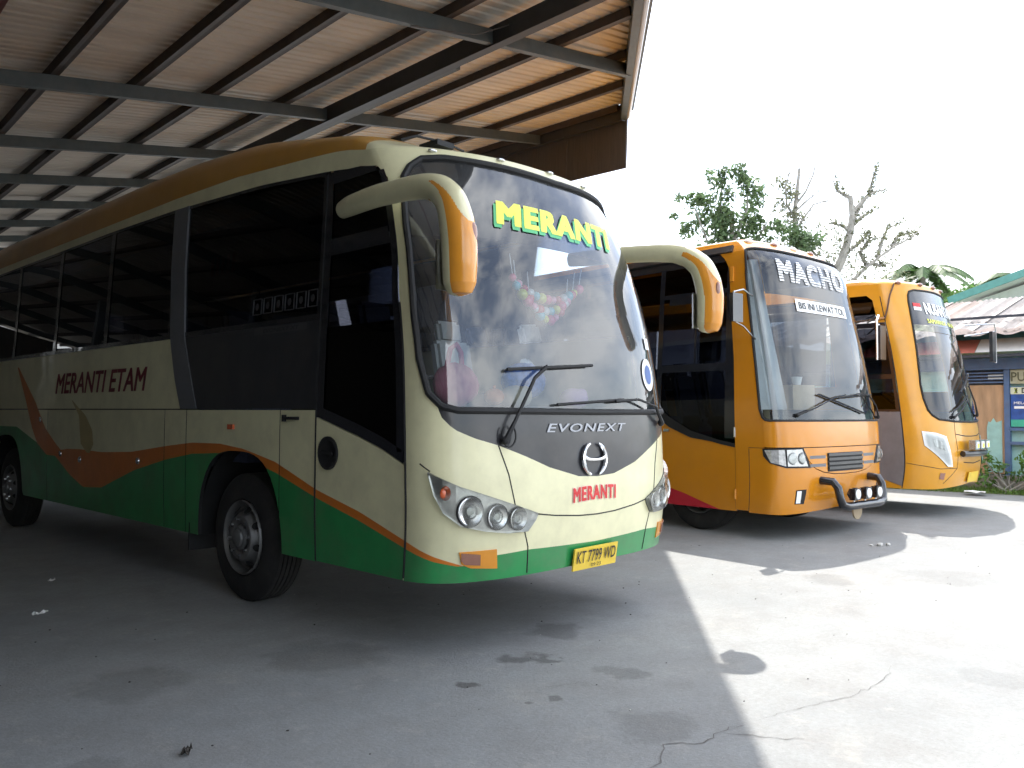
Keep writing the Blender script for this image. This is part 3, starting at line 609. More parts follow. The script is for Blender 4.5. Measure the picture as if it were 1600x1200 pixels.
mb = MB(); b1.zrib(mb, 2.68, 3.15, [(2.68, -2.44), (3.15, -2.44)], [(z, u - .05) for z, u in dre_1], 0, -.006); mb.build('quarter_light', sideglass, door)
mb = MB(); mb.lathe([(0, .115), (-.012, .115), (-.016, .10), (-.008, .085), (-.008, .001)], 28, c=(-1.281, 0, 0)); mb.bar((-1.30, -.07, 0), (-1.30, .07, 0), .012, .02); o_ = mb.build('door_handle', blackmat, door); o_.location = (0, .52 + 2.36 - A1, 1.22)
seam(b1, [[(-2.5185, .47), (-2.5185, 1.5), (-2.5185, 3.2)], [(-1.522, .48), (-1.522, 1.2), (-1.526, 2.2)]], .008, 'door_seal')
# windows of the near flank
pan = [(-4.92, -2.525)] + [(-x - 1.52, -x) for x in (4.94, 6.47, 8.0, 9.53)] + [(UR1 + .1, -11.06)]
for u0, u1 in pan:
    mb = MB(); b1.rib(mb, u0, u1, 2.165, gt_1, 0, -.006, du=.2); mb.build('side_window', sideglass, b1.root)
mb = MB()
for u0, u1 in pan: b1.rib(mb, u1 - .045, u1 + .05, 2.165, gt_1, 0, .001)
b1.rib(mb, UR1, -2.53, 2.155, 2.20, 0, .002, du=.2); b1.rib(mb, UR1, -2.53, lambda u: fn(gt_1)(u) - .03, gt_1, 0, .002, du=.2); mb.build('window_frame', black, b1.root)
mb = MB(); b1.zrib(mb, 1.525, 2.155, [(1.525, -4.32), (2.155, -4.62)], [(1.525, -2.53), (2.155, -2.53)], 0, .004, rim=.02); mb.build('charcoal_panel', darkpanel, b1.root)
mb = MB(); b1.zrib(mb, 1.525, 3.36, [(1.525, -4.62), (1.8, -4.77), (2.16, -4.91), (2.8, -5.0), (3.36, -5.02)], [(1.525, -4.315), (1.8, -4.46), (2.16, -4.63), (2.8, -4.72), (3.36, -4.74)], 0, .010, rim=.02); mb.build('grey_pillar', greyp, b1.root)
b1.text('lettering', 'MERANTI ETAM', -6.6, 1.81, 2.45, .22, darkredt, .004, .02, .18)
mb = MB()
for k in range(6):
    u = -3.47 + k * .155
    us_ = np.linspace(u, u + .12, 4); b1.loop(mb, us_, 2.26, 2.38, .005, 0, .0); mb.add([b1.pt(u + .06 + .028 * math.cos(t), 2.32 + .03 * math.sin(t), .002) for t in np.linspace(0, 2 * math.pi, 10, endpoint=False)], [tuple(range(10))])
mb.build('facility_stickers', greyt, b1.root, smooth=False)
mb = MB(); b1.rib(mb, -3.42, -2.68, 2.095, 2.145, 0, .008); b1.rib(mb, -2.6, -2.6, 2, 2, 0); mb.build('name_strip', pmat('name_strip_grey', (.06, .06, .065), .5), b1.root); b1.text('lettering', 'EVONEXT XT', -3.03, 2.12, .5, .03, blackt, .012, .01, .2)
mb = MB()
for k in range(5): b1.poly(mb, [(-4.28 + k * .09, 2.66), (-4.22 + k * .09, 2.66), (-4.22 + k * .09, 2.82), (-4.28 + k * .09, 2.82)], 0, -.02)
mb.build('red_window_sign', pmat('red_sign', (.30, .012, .015), .5), b1.root, smooth=False)
mb = MB(); mb.box(b1.pt(-3.71, 1.38, .008), (.02, .085, .04)); mb.build('side_marker', lampor, b1.root); mb = MB(); mb.box(b1.pt(-2.83, 1.455, .01), (.02, .19, .022)); mb.box(b1.pt(-2.92, 1.455, .01), (.024, .03, .05)); mb.build('flap_handle', blackmat, b1.root)
for u, z in ((-7.6, 1.02), (-7.0, .98), (-5.5, 1.03), (-8.3, 1.4)):
    mb = MB(); mb.lathe([(0, .035), (-.012, .03), (-.014, .001)], 12, c=tuple(b1.pt(u, z, .0))); mb.build('hatch_lock', chromed, b1.root)
# far flank
side_panel(b1, 'far_side_panel', 1.525, -UR1, skirt1, 2.16, [gcur, ocur], M1, [0, 1, 2], [-x for x in arch_ex])
for k in range(7):
    mb = MB(); b1.rib(mb, 1.61 + k * 1.52, 1.60 + k * 1.52 + 1.5, 2.165, gt_1, 0, -.006, du=.05 if k == 0 else .3); mb.build('side_window', clearglass if k < 2 else sideglass, b1.root)
mb = MB()
for k in range(1, 8): b1.rib(mb, 1.60 + k * 1.52 - .06, 1.60 + k * 1.52 + .06, 2.165, gt_1, 0, .001)
mb.build('window_frame', black, b1.root)
b1.roof(z0_1, [(0, 3.30), (.5, 3.34), (.9, 3.43), (1.6, 3.62), (2.4, 3.80), (2.9, 3.89), (3.9, 3.97), (5, 4.0), (10, 4.0), (12, 3.8)], L1, [cream, ochre], lambda u: 1 if abs(u) > 1.58 else 0, yc=1.4)
mb = MB(); z = np.linspace(.5, 3.45, 8); x = np.linspace(-1, 1, 9); P = np.array([[(xx * (1.27 - .05 * max(0, z_ - 1.5)), L1, z_) for z_ in z] for xx in x]); mb.grid(P, 0, True); mb.build('rear_panel', cream, b1.root)
for k in range(5):
    mb = MB(); mb.ball(b1.pt(-1.0 + k * .5, 3.265, .004), .024, 0, 8, (1.6, 1, .5)); mb.build('roof_marker_light', chromed, b1.root)
mb = MB(); mb.tube([(-.95, 1.0, 3.40), (-.85, .95, 3.44), (-.6, .93, 3.45), (-.4, .95, 3.44)], .010, 6); mb.box((-.62, 1.0, 3.43), (.16, .2, .04)); mb.build('roof_vent', blackmat, b1.root)
# chassis, floor, inside
mb = MB(); mb.box((0, 6.2, .78), (1.1, 10.8, .36)); mb.box((0, 5.6, .80), (2.2, 3.9, .30)); mb.box((0, .75, .62), (2.0, .8, .1)); mb.tube([(-1.05, 2.6, .5), (1.05, 2.6, .5)], .08, 8); mb.tube([(-1.0, 8.6, .5), (1.0, 8.6, .5)], .11, 8); mb.build('chassis', under, b1.root)
for y0, y1 in ((.75, 1.8), (3.45, 7.75), (9.45, 11.7)):
    mb = MB(); mb.box((0, (y0 + y1) / 2, .50), (2.36, y1 - y0, .05)); mb.build('under_light_blocker', under, b1.root, smooth=False)  # slabs added to block light passing under the coach
mb = MB(); mb.box((0, 6.3, 1.05), (1.15, 11.0, .08)); mb.box((0, 1.15, 1.05), (1.9, 1.3, .08)); mb.box((0, 5.6, 1.05), (2.42, 4.2, .08)); mb.build('floor', interior, b1.root)
mb = MB()
P = np.array([[(x, y, z) for (y, z) in ((.16, 1.50), (.45, 1.55), (.62, 1.52), (.70, 1.40), (.70, 1.05))] for x in np.linspace(-1.12, 1.12, 9)]); P[:, 0, 1] += np.linspace(-1, 1, 9) ** 2 * .16; mb.grid(P, 0); mb.box((-.62, .58, 1.58), (.5, .2, .12)); mb.build('dashboard', dashm, b1.root)
steering(b1, -.62, .86, 1.62)
add_seat(b1, -.62, 1.35, 1.05); add_seat(b1, .66, 1.9, 1.05, seatw)
for r_ in range(8):
    for x in (-.92, -.46, .46, .92): add_seat(b1, x, 2.9 + r_ * .95, 1.08)
mb = MB(); mb.grid(np.array([[(x, y, 3.12 + .12 * (1 - (x / 1.1) ** 2)) for y in (1.5, 5, 11)] for x in np.linspace(-1.1, 1.1, 7)]), 0); mb.build('ceiling_lining', interior, b1.root)
mb = MB(); mb.box((0, 11.7, 2.2), (2.4, .05, 2.4)); mb.build('rear_bulkhead', interior, b1.root)
for s_ in (-1, 1):
    add_wheel(b1, s_ * 1.085, 2.60, s_); add_wheel(b1, s_ * 1.085, 8.60, s_)
    for yc in (2.60, 8.60):
        mb = MB(); th = np.linspace(0, math.pi, 20); mb.grid(np.array([[(x, yc + .70 * math.cos(t), .45 + .78 * math.sin(t)) for x in (s_ * .6, s_ * 1.24)] for t in th]), 0); mb.build('wheel_housing', under, b1.root)
mb = MB(); mb.box((-1.1, 3.42, .52), (.34, .02, .42)); mb.build('mud_flap', blackmat, b1.root)
# mirrors
def hook_mirror(bus, s_):
    dx_ = .03 if s_ < 0 else .12
    path = [(1.30, 1.22, 2.885), (1.33, 1.1, 2.885), (1.38, .75, 2.88), (1.41, .4, 2.855), (1.43, .2, 2.83), (1.44, .06, 2.78), (1.45, -.04, 2.69), (1.455, -.09, 2.56), (1.455, -.11, 2.44), (1.45, -.11, 2.32), (1.445, -.105, 2.22), (1.44, -.10, 2.165), (1.44, -.10, 2.15)]
    rad = [.052, .060, .062, .063, .066, .075, .085, .094, .096, .094, .088, .065, .01]
    ell = 1.15; mb = MB(); pts = []
    n0 = 110; V = []; k = len(path); F = []; mi = []
    # interpolate smoothly
    path = [(p[0] - dx_, p[1], p[2]) for p in path]; t = np.arange(k); tt = np.linspace(0, k - 1, 330); P = np.array(path); sm = lambda a: np.interp(tt, t, a); X = np.stack([sm(P[:, i]) for i in range(3)], 1)
    for _ in range(90): X[1:-1] = (X[:-2] + 2 * X[1:-1] + X[2:]) / 4
    rr = sm(rad); X[:, 0] *= s_
    mb.tube([Vector(p) for p in X], list(rr), n0, 0, ell, up=(s_, 0, 0), caps=True)
    Vv = np.array(mb.v)
    for fi, f in enumerate(mb.f):
        if len(f) != 4: continue
        c = Vv[list(f)].mean(0); i = f[0] // n0; ctr = X[min(i, 329)]; d = c - ctr; d = d / (np.linalg.norm(d) + 1e-9)
        frac = tt[min(i, 329)]
        outer = (-d[1] * .72 + d[2] * .72) > .42 + max(0, frac - 4.6) * .16 and frac < 8.0
        back = (d[0] * -.73 + d[1] * .68) > .62 if s_ < 0 else (d[0] * -.5 + d[1] * .87) > .45
        if frac > 4.7 and not outer and not back: mb.mi[fi] = 1
    o = mb.build('mirror_housing', [cream, mirror_or], bus.root)
    m2 = MB(); m2.ball((s_ * (1.43 - dx_), -.195, 2.49), .05, 0, 14, (.6, .35, 1.3)); m2.build('mirror_indicator', lampbr, o)
    m3 = MB(); m3.box((s_ * (1.45 - dx_), .0, 2.33), (.16, .012, .28)); m3.build('mirror_glass', chrome, o)
hook_mirror(b1, -1); hook_mirror(b1, 1)

# ================================================================== CANOPY
sheetm = pmat('roof_sheet_zinc', (0.55, 0.505, 0.45), 0.6, var=0.10, scale=1.2, dirt=0.22, dirtcol=(0.27, 0.24, 0.21), stretch=(.5, 2, 1))
purlinm = pmat('purlin_steel', (0.045, 0.036, 0.034), 0.6, var=0.25, dirt=0.3, dirtcol=(0.10, 0.05, 0.03))
beamm = pmat('beam_steel', (0.055, 0.068, 0.072), 0.55, var=0.15, dirt=0.25)
beamdark = pmat('main_beam_steel', (0.026, 0.028, 0.034), 0.5, var=0.2)
fasciam = pmat('fascia_board', (0.075, 0.066, 0.06), 0.7, var=0.2, scale=4, stretch=(8, 8, .6), dirt=0.3)
redoxide = pmat('red_oxide_steel', (0.16, 0.045, 0.04), 0.6, var=0.2)
cB = Vector((.98484, .0094, .17323)); cP = Vector((.08973, .99523, .03824)); KH = 5.45
def cpt(a, b, h=0.0): return cB * a + cP * b + Vector((0, 0, KH + h))
aE = lambda b: min(13.6, 8.78 + (b - 6.25) * 1.274)
bE = lambda a: 6.25 + (a - 8.78) / 1.274
AMIN, BMAX = -18.0, 38.0  # low end stretched out of view to block skylight from the left
canopy = empty('canopy', (9.2, 14.0, 0)); tag(canopy, 'large open steel canopy with corrugated tan roof sheets over the coach', 'canopy')
CI = Matrix.Translation((-9.2, -14.0, 0))
def cpart(mb, name, mat, smooth=False, parent=None):
    o = mb.build(name, mat, canopy if parent is None else parent, smooth); return o
def cv(p): return p - Vector((9.2, 14.0, 0))
b = -14.4; SW = 0.80
while b < BMAX:
    prof = []; per = SW / 4
    for k in range(5): prof += [(k * per, 0), (k * per + per * .55, 0), (k * per + per * .65, .024), (k * per + per * .9, .024)]
    prof = prof[:-1]; dz_ = .004 * (int(round(b / SW)) % 2)
    jit = random.uniform(-.004, .004); mb = MB(); V = []; F = []
    for i, (db, h) in enumerate(prof):
        a1 = aE(b + db)
        if a1 < AMIN + .5: a1 = AMIN + .5
        for j, t in enumerate(np.linspace(0, 1, 5)): V.append(cv(cpt(AMIN + (a1 - AMIN) * t, b + db, h + dz_ + random.uniform(-.001, .001))))
    for i in range(len(prof) - 1):
        for j in range(4): F.append((i * 5 + j, i * 5 + j + 1, i * 5 + 6 + j, i * 5 + 5 + j))
    mb.add(V, F); cpart(mb, 'roof_sheet', sheetm); b += SW
PUR = [13.45, 11.94, 10.45, 8.88, 6.50, 5.16, 3.92, 2.72, 1.62, .3, -1.0, -2.3, -3.6, -4.9, -6.2, -7.5, -8.8, -10.1, -11.4, -12.7, -14.0, -15.3, -16.6]
for a in PUR:
    b0 = max(bE(a) + .1, -14.4) if a < 13 else 10.1
    mb = MB()
    mb.bar(cv(cpt(a, b0, -.075)), cv(cpt(a, BMAX, -.075)), .06 if a > 2 else .07, .13, up=cP.cross(cB) * -1); 
    mb.bar(cv(cpt(a + .05, b0, -.135)), cv(cpt(a + .05, BMAX, -.135)), .09, .012)
    cpart(mb, 'purlin', redoxide if abs(a - 1.62) < .01 else purlinm)
for b in (-11.7, -7.8, -3.9, 0.0, 4.0, 7.9, 12.6, 16.5, 20.2, 23.85, 27.6, 31.5, 35.3):
    mb = MB(); a1 = min(aE(b), 13.55) - .05
    mb.bar(cv(cpt(AMIN, b, -.25)), cv(cpt(a1, b, -.25)), .10, .20); cpart(mb, 'roof_beam', beamm)
mb = MB(); mb.bar(cv(cpt(7.46, bE(7.46) + .1, -.25)), cv(cpt(7.46, BMAX, -.25)), .14, .28); cpart(mb, 'main_beam', beamdark)
mb = MB(); mb.bar(cv(cpt(7.58, 8.9, -.36)), cv(cpt(7.58, BMAX, -.36)), .14, .06); cpart(mb, 'beam_flange', beamm)
mb = MB(); mb.tube([cv(cpt(5.9, 7.9, -.36)), cv(cpt(6.9, 7.7, -.36)), cv(cpt(7.4, 7.5, -.2))], .008, 5); cpart(mb, 'hanging_wire', purlinm)
for b in (16.5, 23.85, 31.5):
    for a in (7.46, -4.0):
        p = cpt(a, b, -.5); mb = MB(); q = cv(p); mb.bar((q.x, q.y, 0), (q.x, q.y, q.z), .2, .2, up=(0, 1, 0)); mb.box((q.x, q.y, .02), (.4, .4, .04)); cpart(mb, 'column', beamm)
# raking edge along the open side: edge beam, flashing, downpipe
mb = MB(); e0, e1 = cpt(aE(-14.3), -14.3, -.16), cpt(13.6, 10.05, -.16); mb.bar(cv(e0), cv(e1), .12, .36); cpart(mb, 'edge_beam', beamm)
ed = (e1 - e0).normalized(); en = Vector((ed.y, -ed.x, 0)).normalized()
mb = MB(); mb.bar(cv(e0 + en * .14 + zz * .10), cv(e1 + en * .14 + zz * .10), .14, .16); cpart(mb, 'gutter', beamm)
mb = MB(); mb.tube([cv(e0 + en * .10 - zz * .12), cv(e1 + en * .10 - zz * .12)], .045, 8); cpart(mb, 'edge_pipe', pmat('white_pipe', (.45, .45, .47), .3, var=.05), True)
b = 10.0
while b < 30:
    l = random.choice((1.5, 1.8, 2.1)); mb = MB(); P0, P1 = cpt(13.66, b + .006, 0), cpt(13.66, b + l - .006, 0); mb.bar(cv(P0 - zz * .72), cv(P1 - zz * .72), .04, 1.34); cpart(mb, 'fascia_panel', fasciam); b += l
mb = MB(); mb.bar(cv(cpt(13.55, 10.02, -.2)), cv(cpt(13.55, 30, -.2)), .12, .34); cpart(mb, 'fascia_beam', beamdark)

# unseen walls added around the canopy to keep skylight out
wallm = pmat('light_block_wall', (0.07, 0.068, 0.065), 0.85, var=0.15, scale=1.5, dirt=0.4)
def wall(name, p, q, h0, h1, label):
    mb = MB(); p, q = Vector((*p, 0)), Vector((*q, 0)); d = (q - p).normalized(); n_ = Vector((-d.y, d.x, 0)) * .1
    mb.add([p - n_, p + n_, q - n_, q + n_, p - n_ + zz * h0, p + n_ + zz * h0, q - n_ + zz * h1, q + n_ + zz * h1], [(0, 1, 3, 2), (4, 6, 7, 5), (0, 4, 5, 1), (2, 3, 7, 6), (0, 2, 6, 4), (1, 5, 7, 3)])
    tag(mb.build(name, wallm, smooth=False), label, 'wall', kind='structure')
wall('light_block_wall', (-8.2, -12), (-4.6, 36), 3.7, 4.9, 'grey wall added along the low canopy side to block skylight')
wall('near_light_block_wall', (-8.2, -6.9), (-2.0, -2.4), 3.6, 4.7, 'grey wall added behind the viewer to block light under the canopy edge')
wall('rear_wall', (-4.5, 36.2), (17.5, 36.4), 5.2, 8.6, 'grey wall added across the far canopy end to keep light out')

# ================================================================== BUS 2: orange, MACHO
S2 = Surf(1.30, .36, 3.0, [(.2, .06), (.6, 0), (1.4, .03), (2, .13), (2.5, .23), (3, .34), (3.45, .44), (3.6, .52), (3.7, .68), (3.9, 1.1)], [(.2, .01), (1.4, 0), (2, .03), (3.1, .10), (3.5, .14), (3.62, .17), (3.7, .26), (3.9, .5)])
b2 = Bus('orange_bus', S2, (10.42, 3.96), R(-6.5), 'orange bus with striped windscreen lettering and black bull bar, in the middle')
A2, L2 = S2.A, 10.5; UR2 = -(A2 + L2 - .36); UW2 = -(A2 + 1.42 - .36)
wsl_2 = sym([(0, 1.425), (1.40, 1.425), (1.45, 1.46), (1.48, 1.56), (1.49, 2.5), (1.495, 3.1)])
wsh_2 = sym([(0, 3.595), (1.2, 3.59), (1.33, 3.575), (1.38, 3.56), (1.44, 3.45), (1.485, 3.25), (1.495, 3.1)])
dg2 = [(-3.05, 1.55), (-2.9, 1.42), (-2.54, 1.24), (-2.1, 1.13), (-1.85, 1.09)]
def skirt2(u):
    u = np.asarray(u, float); z = np.full_like(u, .31)
    for c in (UW2, UW2 - 5.2, -UW2, -UW2 + 5.2):
        d = np.abs(u - c); z = np.where(d < .60, np.maximum(z, .30 + .42 * np.sqrt(np.maximum(0, 1 - (d / .60) ** 2.5))) if c < -4 or c > 4 else z, z)
    return z
redc = [(-14, .6), (-3.3, .6), (-2.91, .53), (-2.65, .47), (-2.35, .38), (-2.1, .31), (2, .1)]
M2 = [redp, busor]
side_panel(b2, 'door_lower_panel', -3.05, -1.865, skirt2, dg2, [redc], M2, [0, 1])
side_panel(b2, 'lower_side_panel', UR2, -3.06, skirt2, 1.9, [redc], M2, [0, 1])
side_panel(b2, 'far_side_panel', 1.675, -UR2, skirt2, 1.9, [[(-14, .1), (14, .1)]], M2, [0, 1])
mb = MB(); b2.rib(mb, -3.05, -1.865, lambda u: fn(dg2)(u) - .10 * np.clip((-2.2 - u) / .8, 0, 1), lambda u: fn(dg2)(u) + .05, 0, .014, du=.05); b2.rib(mb, -3.6, -3.05, 1.45, 1.62, 0, .014); mb.build('door_moulding', blackmat, b2.root)
mb = MB(); b2.rib(mb, -3.05, -1.865, lambda u: fn(dg2)(u) + .03, 2.06, 0, -.006); b2.rib(mb, -3.05, -1.865, 2.14, 3.05, 0, -.006); mb.build('door_window', sideglass, b2.root)
mb = MB(); b2.rib(mb, -3.05, -1.865, 3.09, 3.46, 0, -.006); mb.build('quarter_light', sideglass, b2.root)
for u0, u1 in ((-4.6, -3.1), (-6.15, -4.65), (-7.7, -6.2), (-9.2, -7.75)):
    mb = MB(); b2.rib(mb, u0, u1, 1.95, 3.40, 0, -.006, du=.3); mb.build('side_window', sideglass, b2.root)
mb = MB(); b2.rib(mb, UR2, -1.87, 3.44, 3.56, 0, .0, du=.2); b2.rib(mb, -3.05, -1.87, 2.05, 2.15, 0, .004); b2.rib(mb, -3.05, -1.87, 3.04, 3.10, 0, .004); b2.rib(mb, -3.12, -3.04, 1.5, 3.46, 0, .004); b2.rib(mb, -2.02, -1.865, 1.2, 3.46, 0, .004)
b2.rib(mb, -2.52, -2.49, 2.15, 3.05, 0, .003); b2.rib(mb, -2.95, -2.05, 2.95, 3.04, 0, .003)
for u in (-4.62, -6.17, -7.72): b2.rib(mb, u - .05, u + .05, 1.93, 3.44, 0, .003)
mb.build('door_frame', black, b2.root)
mb = MB(); b2.zrib(mb, 2.18, 2.92, [(2.18, -2.46), (2.92, -2.46)], [(2.18, -2.12), (2.92, -2.12)], 0, -.03); mb.build('door_vent_pane', stripglass, b2.root)
# corner post, header
edge2 = [(.33, -1.862), (1.16, -1.862), (2.2, -1.88), (3.3, -1.95), (3.46, -2.0)]
mb = MB(); b2.zrib(mb, 1.10, 3.56, [(1.10, -1.862), (2.2, -1.87), (3.1, -1.95), (3.35, -1.99), (3.46, -2.07), (3.56, -2.2)], [(1.10, -1.455), (1.425, -1.405), (1.46, -1.45), (1.56, -1.48), (2.5, -1.49), (3.1, -1.495), (3.25, -1.485), (3.45, -1.44), (3.56, -1.38)], 0, .006, dz=.04, rim=.03)
b2.zrib(mb, .33, 1.10, [(.33, -1.862), (1.10, -1.862)], [(.33, -1.668), (1.10, -1.668)], 0, .006, rim=.03); mb.build('corner_post', busor, b2.root)
mb = MB(); b2.zrib(mb, 1.10, 3.56, [(1.10, 1.455), (1.425, 1.405), (1.46, 1.45), (1.56, 1.48), (2.5, 1.49), (3.1, 1.495), (3.25, 1.485), (3.45, 1.44), (3.56, 1.38)], [(1.10, 1.862), (3.56, 2.0)], 0, .006, dz=.04); mb.build('corner_post', busor, b2.root)
mb = MB(); b2.rib(mb, -2.2, 2.2, lambda u: np.where(np.abs(u) < 1.38, fn(wsh_2)(u), 3.56), 3.70, 0, .004, du=.05, extra=(-1.38, 1.38)); b2.rib(mb, UR2, -2.2, 3.56, 3.70, 0, 0, du=.3); b2.rib(mb, 2.2, -UR2, 3.40, 3.70, 0, 0, du=.3); mb.build('cant_rail', busor, b2.root)
mb = MB(); b2.rib(mb, UR2, -1.93, 3.555, 3.64, 0, .03, du=.2); b2.rim(mb, b2.us(UR2, -1.93, .3), fn(3.555), fn(3.64), .03, 0, .03); mb.build('rain_gutter', darkpanel, b2.root)
b2.roof([(-14, 3.70), (14, 3.70)], [(0, 3.74), (.5, 3.77), (1.2, 3.83), (3, 3.86), (11, 3.86)], L2, [busor], lambda u: 0, yc=1.0, p=2.2)
for k in range(5):
    mb = MB(); c = b2.pt(-1.15 + k * .575, 3.70, .0); mb.ball((c.x, c.y + .02, c.z + .015), .05, 0, 10, (1.5, 1, .7)); mb.build('roof_marker_light', lampbr if k % 2 else whitet, b2.root)
mb = MB(); b2.poly(mb, [(-1.93, 3.17), (-1.86, 3.17), (-1.86, 3.36), (-1.93, 3.36)], 0, .03, .03); mb.build('corner_marker', mirror_or, b2.root, smooth=False)
# windscreen
wsu2 = np.unique(np.concatenate([np.linspace(-1.495, 1.495, 70), [s_ * x for s_ in (-1, 1) for x in (1.33, 1.36, 1.38, 1.4, 1.43, 1.45, 1.465, 1.48, 1.485, 1.49)]]))
mb = MB(); b2.rib(mb, 0, 0, wsl_2, wsh_2, 0, -.004, us=wsu2); ws = mb.build('windscreen', wsglass2, b2.root)
mb = MB(); b2.loop(mb, wsu2, wsl_2, wsh_2, .016, 0, .004); mb.build('windscreen_gasket', blackmat, ws)
mb = MB(); u_ = wsu2[np.abs(wsu2) < 1.48]; b2.rib(mb, 0, 0, lambda u: np.maximum(2.99, fn(wsl_2)(u)), wsh_2, 0, -.008, us=u_[(u_ > -1.22)]); mb.build('sun_strip', stripglass, ws)
mb = MB(); b2.rib(mb, 0, 0, wsl_2, 1.56, 0, -.006, us=wsu2[np.abs(wsu2) < 1.46]); mb.build('screen_band', black, ws)
b2.text('lettering', 'MACHO', -.02, 3.31, 1.72, .28, whitet, .006, .05, 0, 1.14, parent=ws, stripes=8)
mb = MB(); b2.poly(mb, [(-.66, 2.795), (.68, 2.795), (.68, 2.955), (-.66, 2.955)], 0, .006); mb.build('notice_strip', whitet, ws, smooth=False); b2.text('lettering', 'BIS INI LEWAT TOL', .01, 2.875, 1.22, .085, blackt, .010, .018, parent=ws)
# nose panel, bumper, lamps
side_panel(b2, 'nose_panel', -1.445, 1.445, 1.108, lambda u: np.minimum(1.418, fn(wsl_2)(u) - .006), [[(-2, .1), (2, .1)]], M2, [1, 1], off=.012)
nose_lo = sym([(0, .765), (.3, .77), (.55, .80), (.72, .85), (.84, .95), (.93, 1.095), (1.45, 1.095)])
mb = MB(); b2.stack(mb, -1.66, 1.66, lambda u: .31 + .05 * np.clip((1 - np.abs(u) / 1.2), 0, 1), lambda u: np.where(np.abs(u) < .93, fn(nose_lo)(u) - .006, 1.094), [[(-2, .1), (2, .1)]], [0, 0], 0.004, du=.04); mb.build('bumper', busor, b2.root)
mb = MB(); b2.stack(mb, -.92, .92, lambda u: fn(nose_lo)(u) + .004, 1.098, [[(-2, .1), (2, .1)]], [0, 0], .010, du=.03); mb.build('grille_surround', busor, b2.root)
mb = MB(); b2.rib(mb, -1.66, 1.66, .4, 1.42, 0, -.03, du=.1); mb.build('inner_liner', under, b2.root)
mb = MB(); b2.poly(mb, [(-.46, .80), (.42, .80), (.42, 1.03), (-.46, 1.03)], 0, .014, .01); gr = mb.build('grille', blackmat, b2.root, smooth=False)
for k in range(4):
    mb = MB(); z = .825 + k * .055; b2.rib(mb, -.45, .41, z, z + .034, 0, .03); b2.rim(mb, b2.us(-.45, .41), fn(z), fn(z + .034), .016, 0, .03); mb.build('grille_slat', darkpanel, gr)
for s_ in (-1, 1):
    for z in (.985, .885):
        mb = MB(); a, c_ = (-.82, -.5) if s_ < 0 else (.46, .78); b2.rib(mb, a, c_, z - .018, z + .018, 0, .013); mb.build('nose_slot', greyp, b2.root)
    k = lambda l: l if s_ < 0 else [(-u, z) for u, z in l][::-1]
    mb = MB(); b2.poly(mb, k([(-1.47, 1.09), (-.93, 1.10), (-.80, .86), (-1.20, .865), (-1.38, .92), (-1.46, 1.0)]), 0, .012, .012); h = mb.build('headlight', blackmat, b2.root, smooth=False)
    mb = MB(); b2.poly(mb, k([(-1.44, 1.075), (-1.21, 1.08), (-1.20, .885), (-1.37, .93)]), 0, .018); mb.build('indicator', pmat('indicator_clear', (.5, .5, .5), .2, metal=.4, var=.3, scale=30), h, smooth=False)
    mb = MB(); b2.poly(mb, k([(-1.185, 1.08), (-.96, 1.085), (-.87, .88), (-1.18, .885)]), 0, .020); mb.build('lamp_reflector', reflector, h, smooth=False)
    for u in (-1.1, -.96):
        mb = MB(); mb.ball(b2.pt(u * -s_, .975, .012), .075, 0, 14, (1, .4, 1)); mb.build('lamp_bulb', clearglass, h)
    mb = MB(); b2.poly(mb, k([(-1.06, .60), (-.89, .605), (-.92, .43), (-1.07, .435)]), 0, .008, .004); f = mb.build('fog_lamp_recess', blackmat, b2.root, smooth=False)
    mb = MB(); b2.poly(mb, k([(-1.05, .59), (-.98, .59), (-.99, .445), (-1.06, .445)]), 0, .014); mb.build('fog_lamp', lampwhite, f, smooth=False)
# bull bar with three spot lamps
mb = MB(); path = [(-.60, .02, .70), (-.58, -.13, .69), (-.56, -.18, .62), (-.55, -.20, .50), (-.52, -.215, .42), (-.42, -.23, .395)] + [(x, -.235, .395) for x in np.linspace(-.3, .3, 7)] + [(.42, -.23, .395), (.52, -.215, .42), (.55, -.20, .50), (.56, -.18, .62), (.58, -.13, .69), (.60, .02, .70)]
mb.tube(path, .05, 14); bar_ = mb.build('bull_bar', black, b2.root)
for x in (-.28, .0, .28):
    mb = MB(); mb.lathe([(.05, .001), (.05, .055), (.0, .075), (-.05, .08), (-.06, .08), (-.06, .07)], 4, axis='Y', c=(x, -.22, .535)); o = mb.build('spot_lamp', black, bar_, smooth=False)
    mb = MB(); mb.box((x, -.25, .535), (.15, .07, .14)); mb.build('lamp_case', black, o, smooth=False); mb = MB(); mb.lathe([(-.0, .06), (-.008, .058), (-.014, .03), (-.016, .001)], 20, axis='Y', c=(x, -.287, .535)); mb.build('lamp_lens', lampwhite, o); mb = MB(); mb.tube([(x, -.235, .47), (x, -.235, .39)], .014, 6); mb.build('lamp_bracket', chromed, o)
mb = MB(); mb.lathe([(-.01, .001), (-.01, .11), (.01, .11), (.01, .001)], 26, axis='Y', c=(.06, -.10, .30)); mb.build('tow_plate', pmat('bare_wood', (.42, .33, .22), .7), b2.root)
wiper(b2, (-1.0, 1.49, .02), [(-1.0, 1.49, .03), (-.7, 1.57, .05), (-.2, 1.71, .04), (.1, 1.75, .03)], ((-.55, 1.75, .03), (.55, 1.52, .03)), .009)
wiper(b2, (1.15, 1.47, .02), [(1.15, 1.47, .03), (.95, 1.62, .05), (.75, 1.76, .05), (.45, 1.77, .04), (-.1, 1.70, .03)], ((.1, 1.72, .03), (.9, 1.77, .03)), .009)
for z in (.52, 1.28):
    mb = MB(); mb.tube([b2.pt(-1.865, z - .06, .012), b2.pt(-1.865, z + .06, .012)], .014, 8); mb.build('door_hinge', mirror_or if z < 1 else chromed, b2.root)
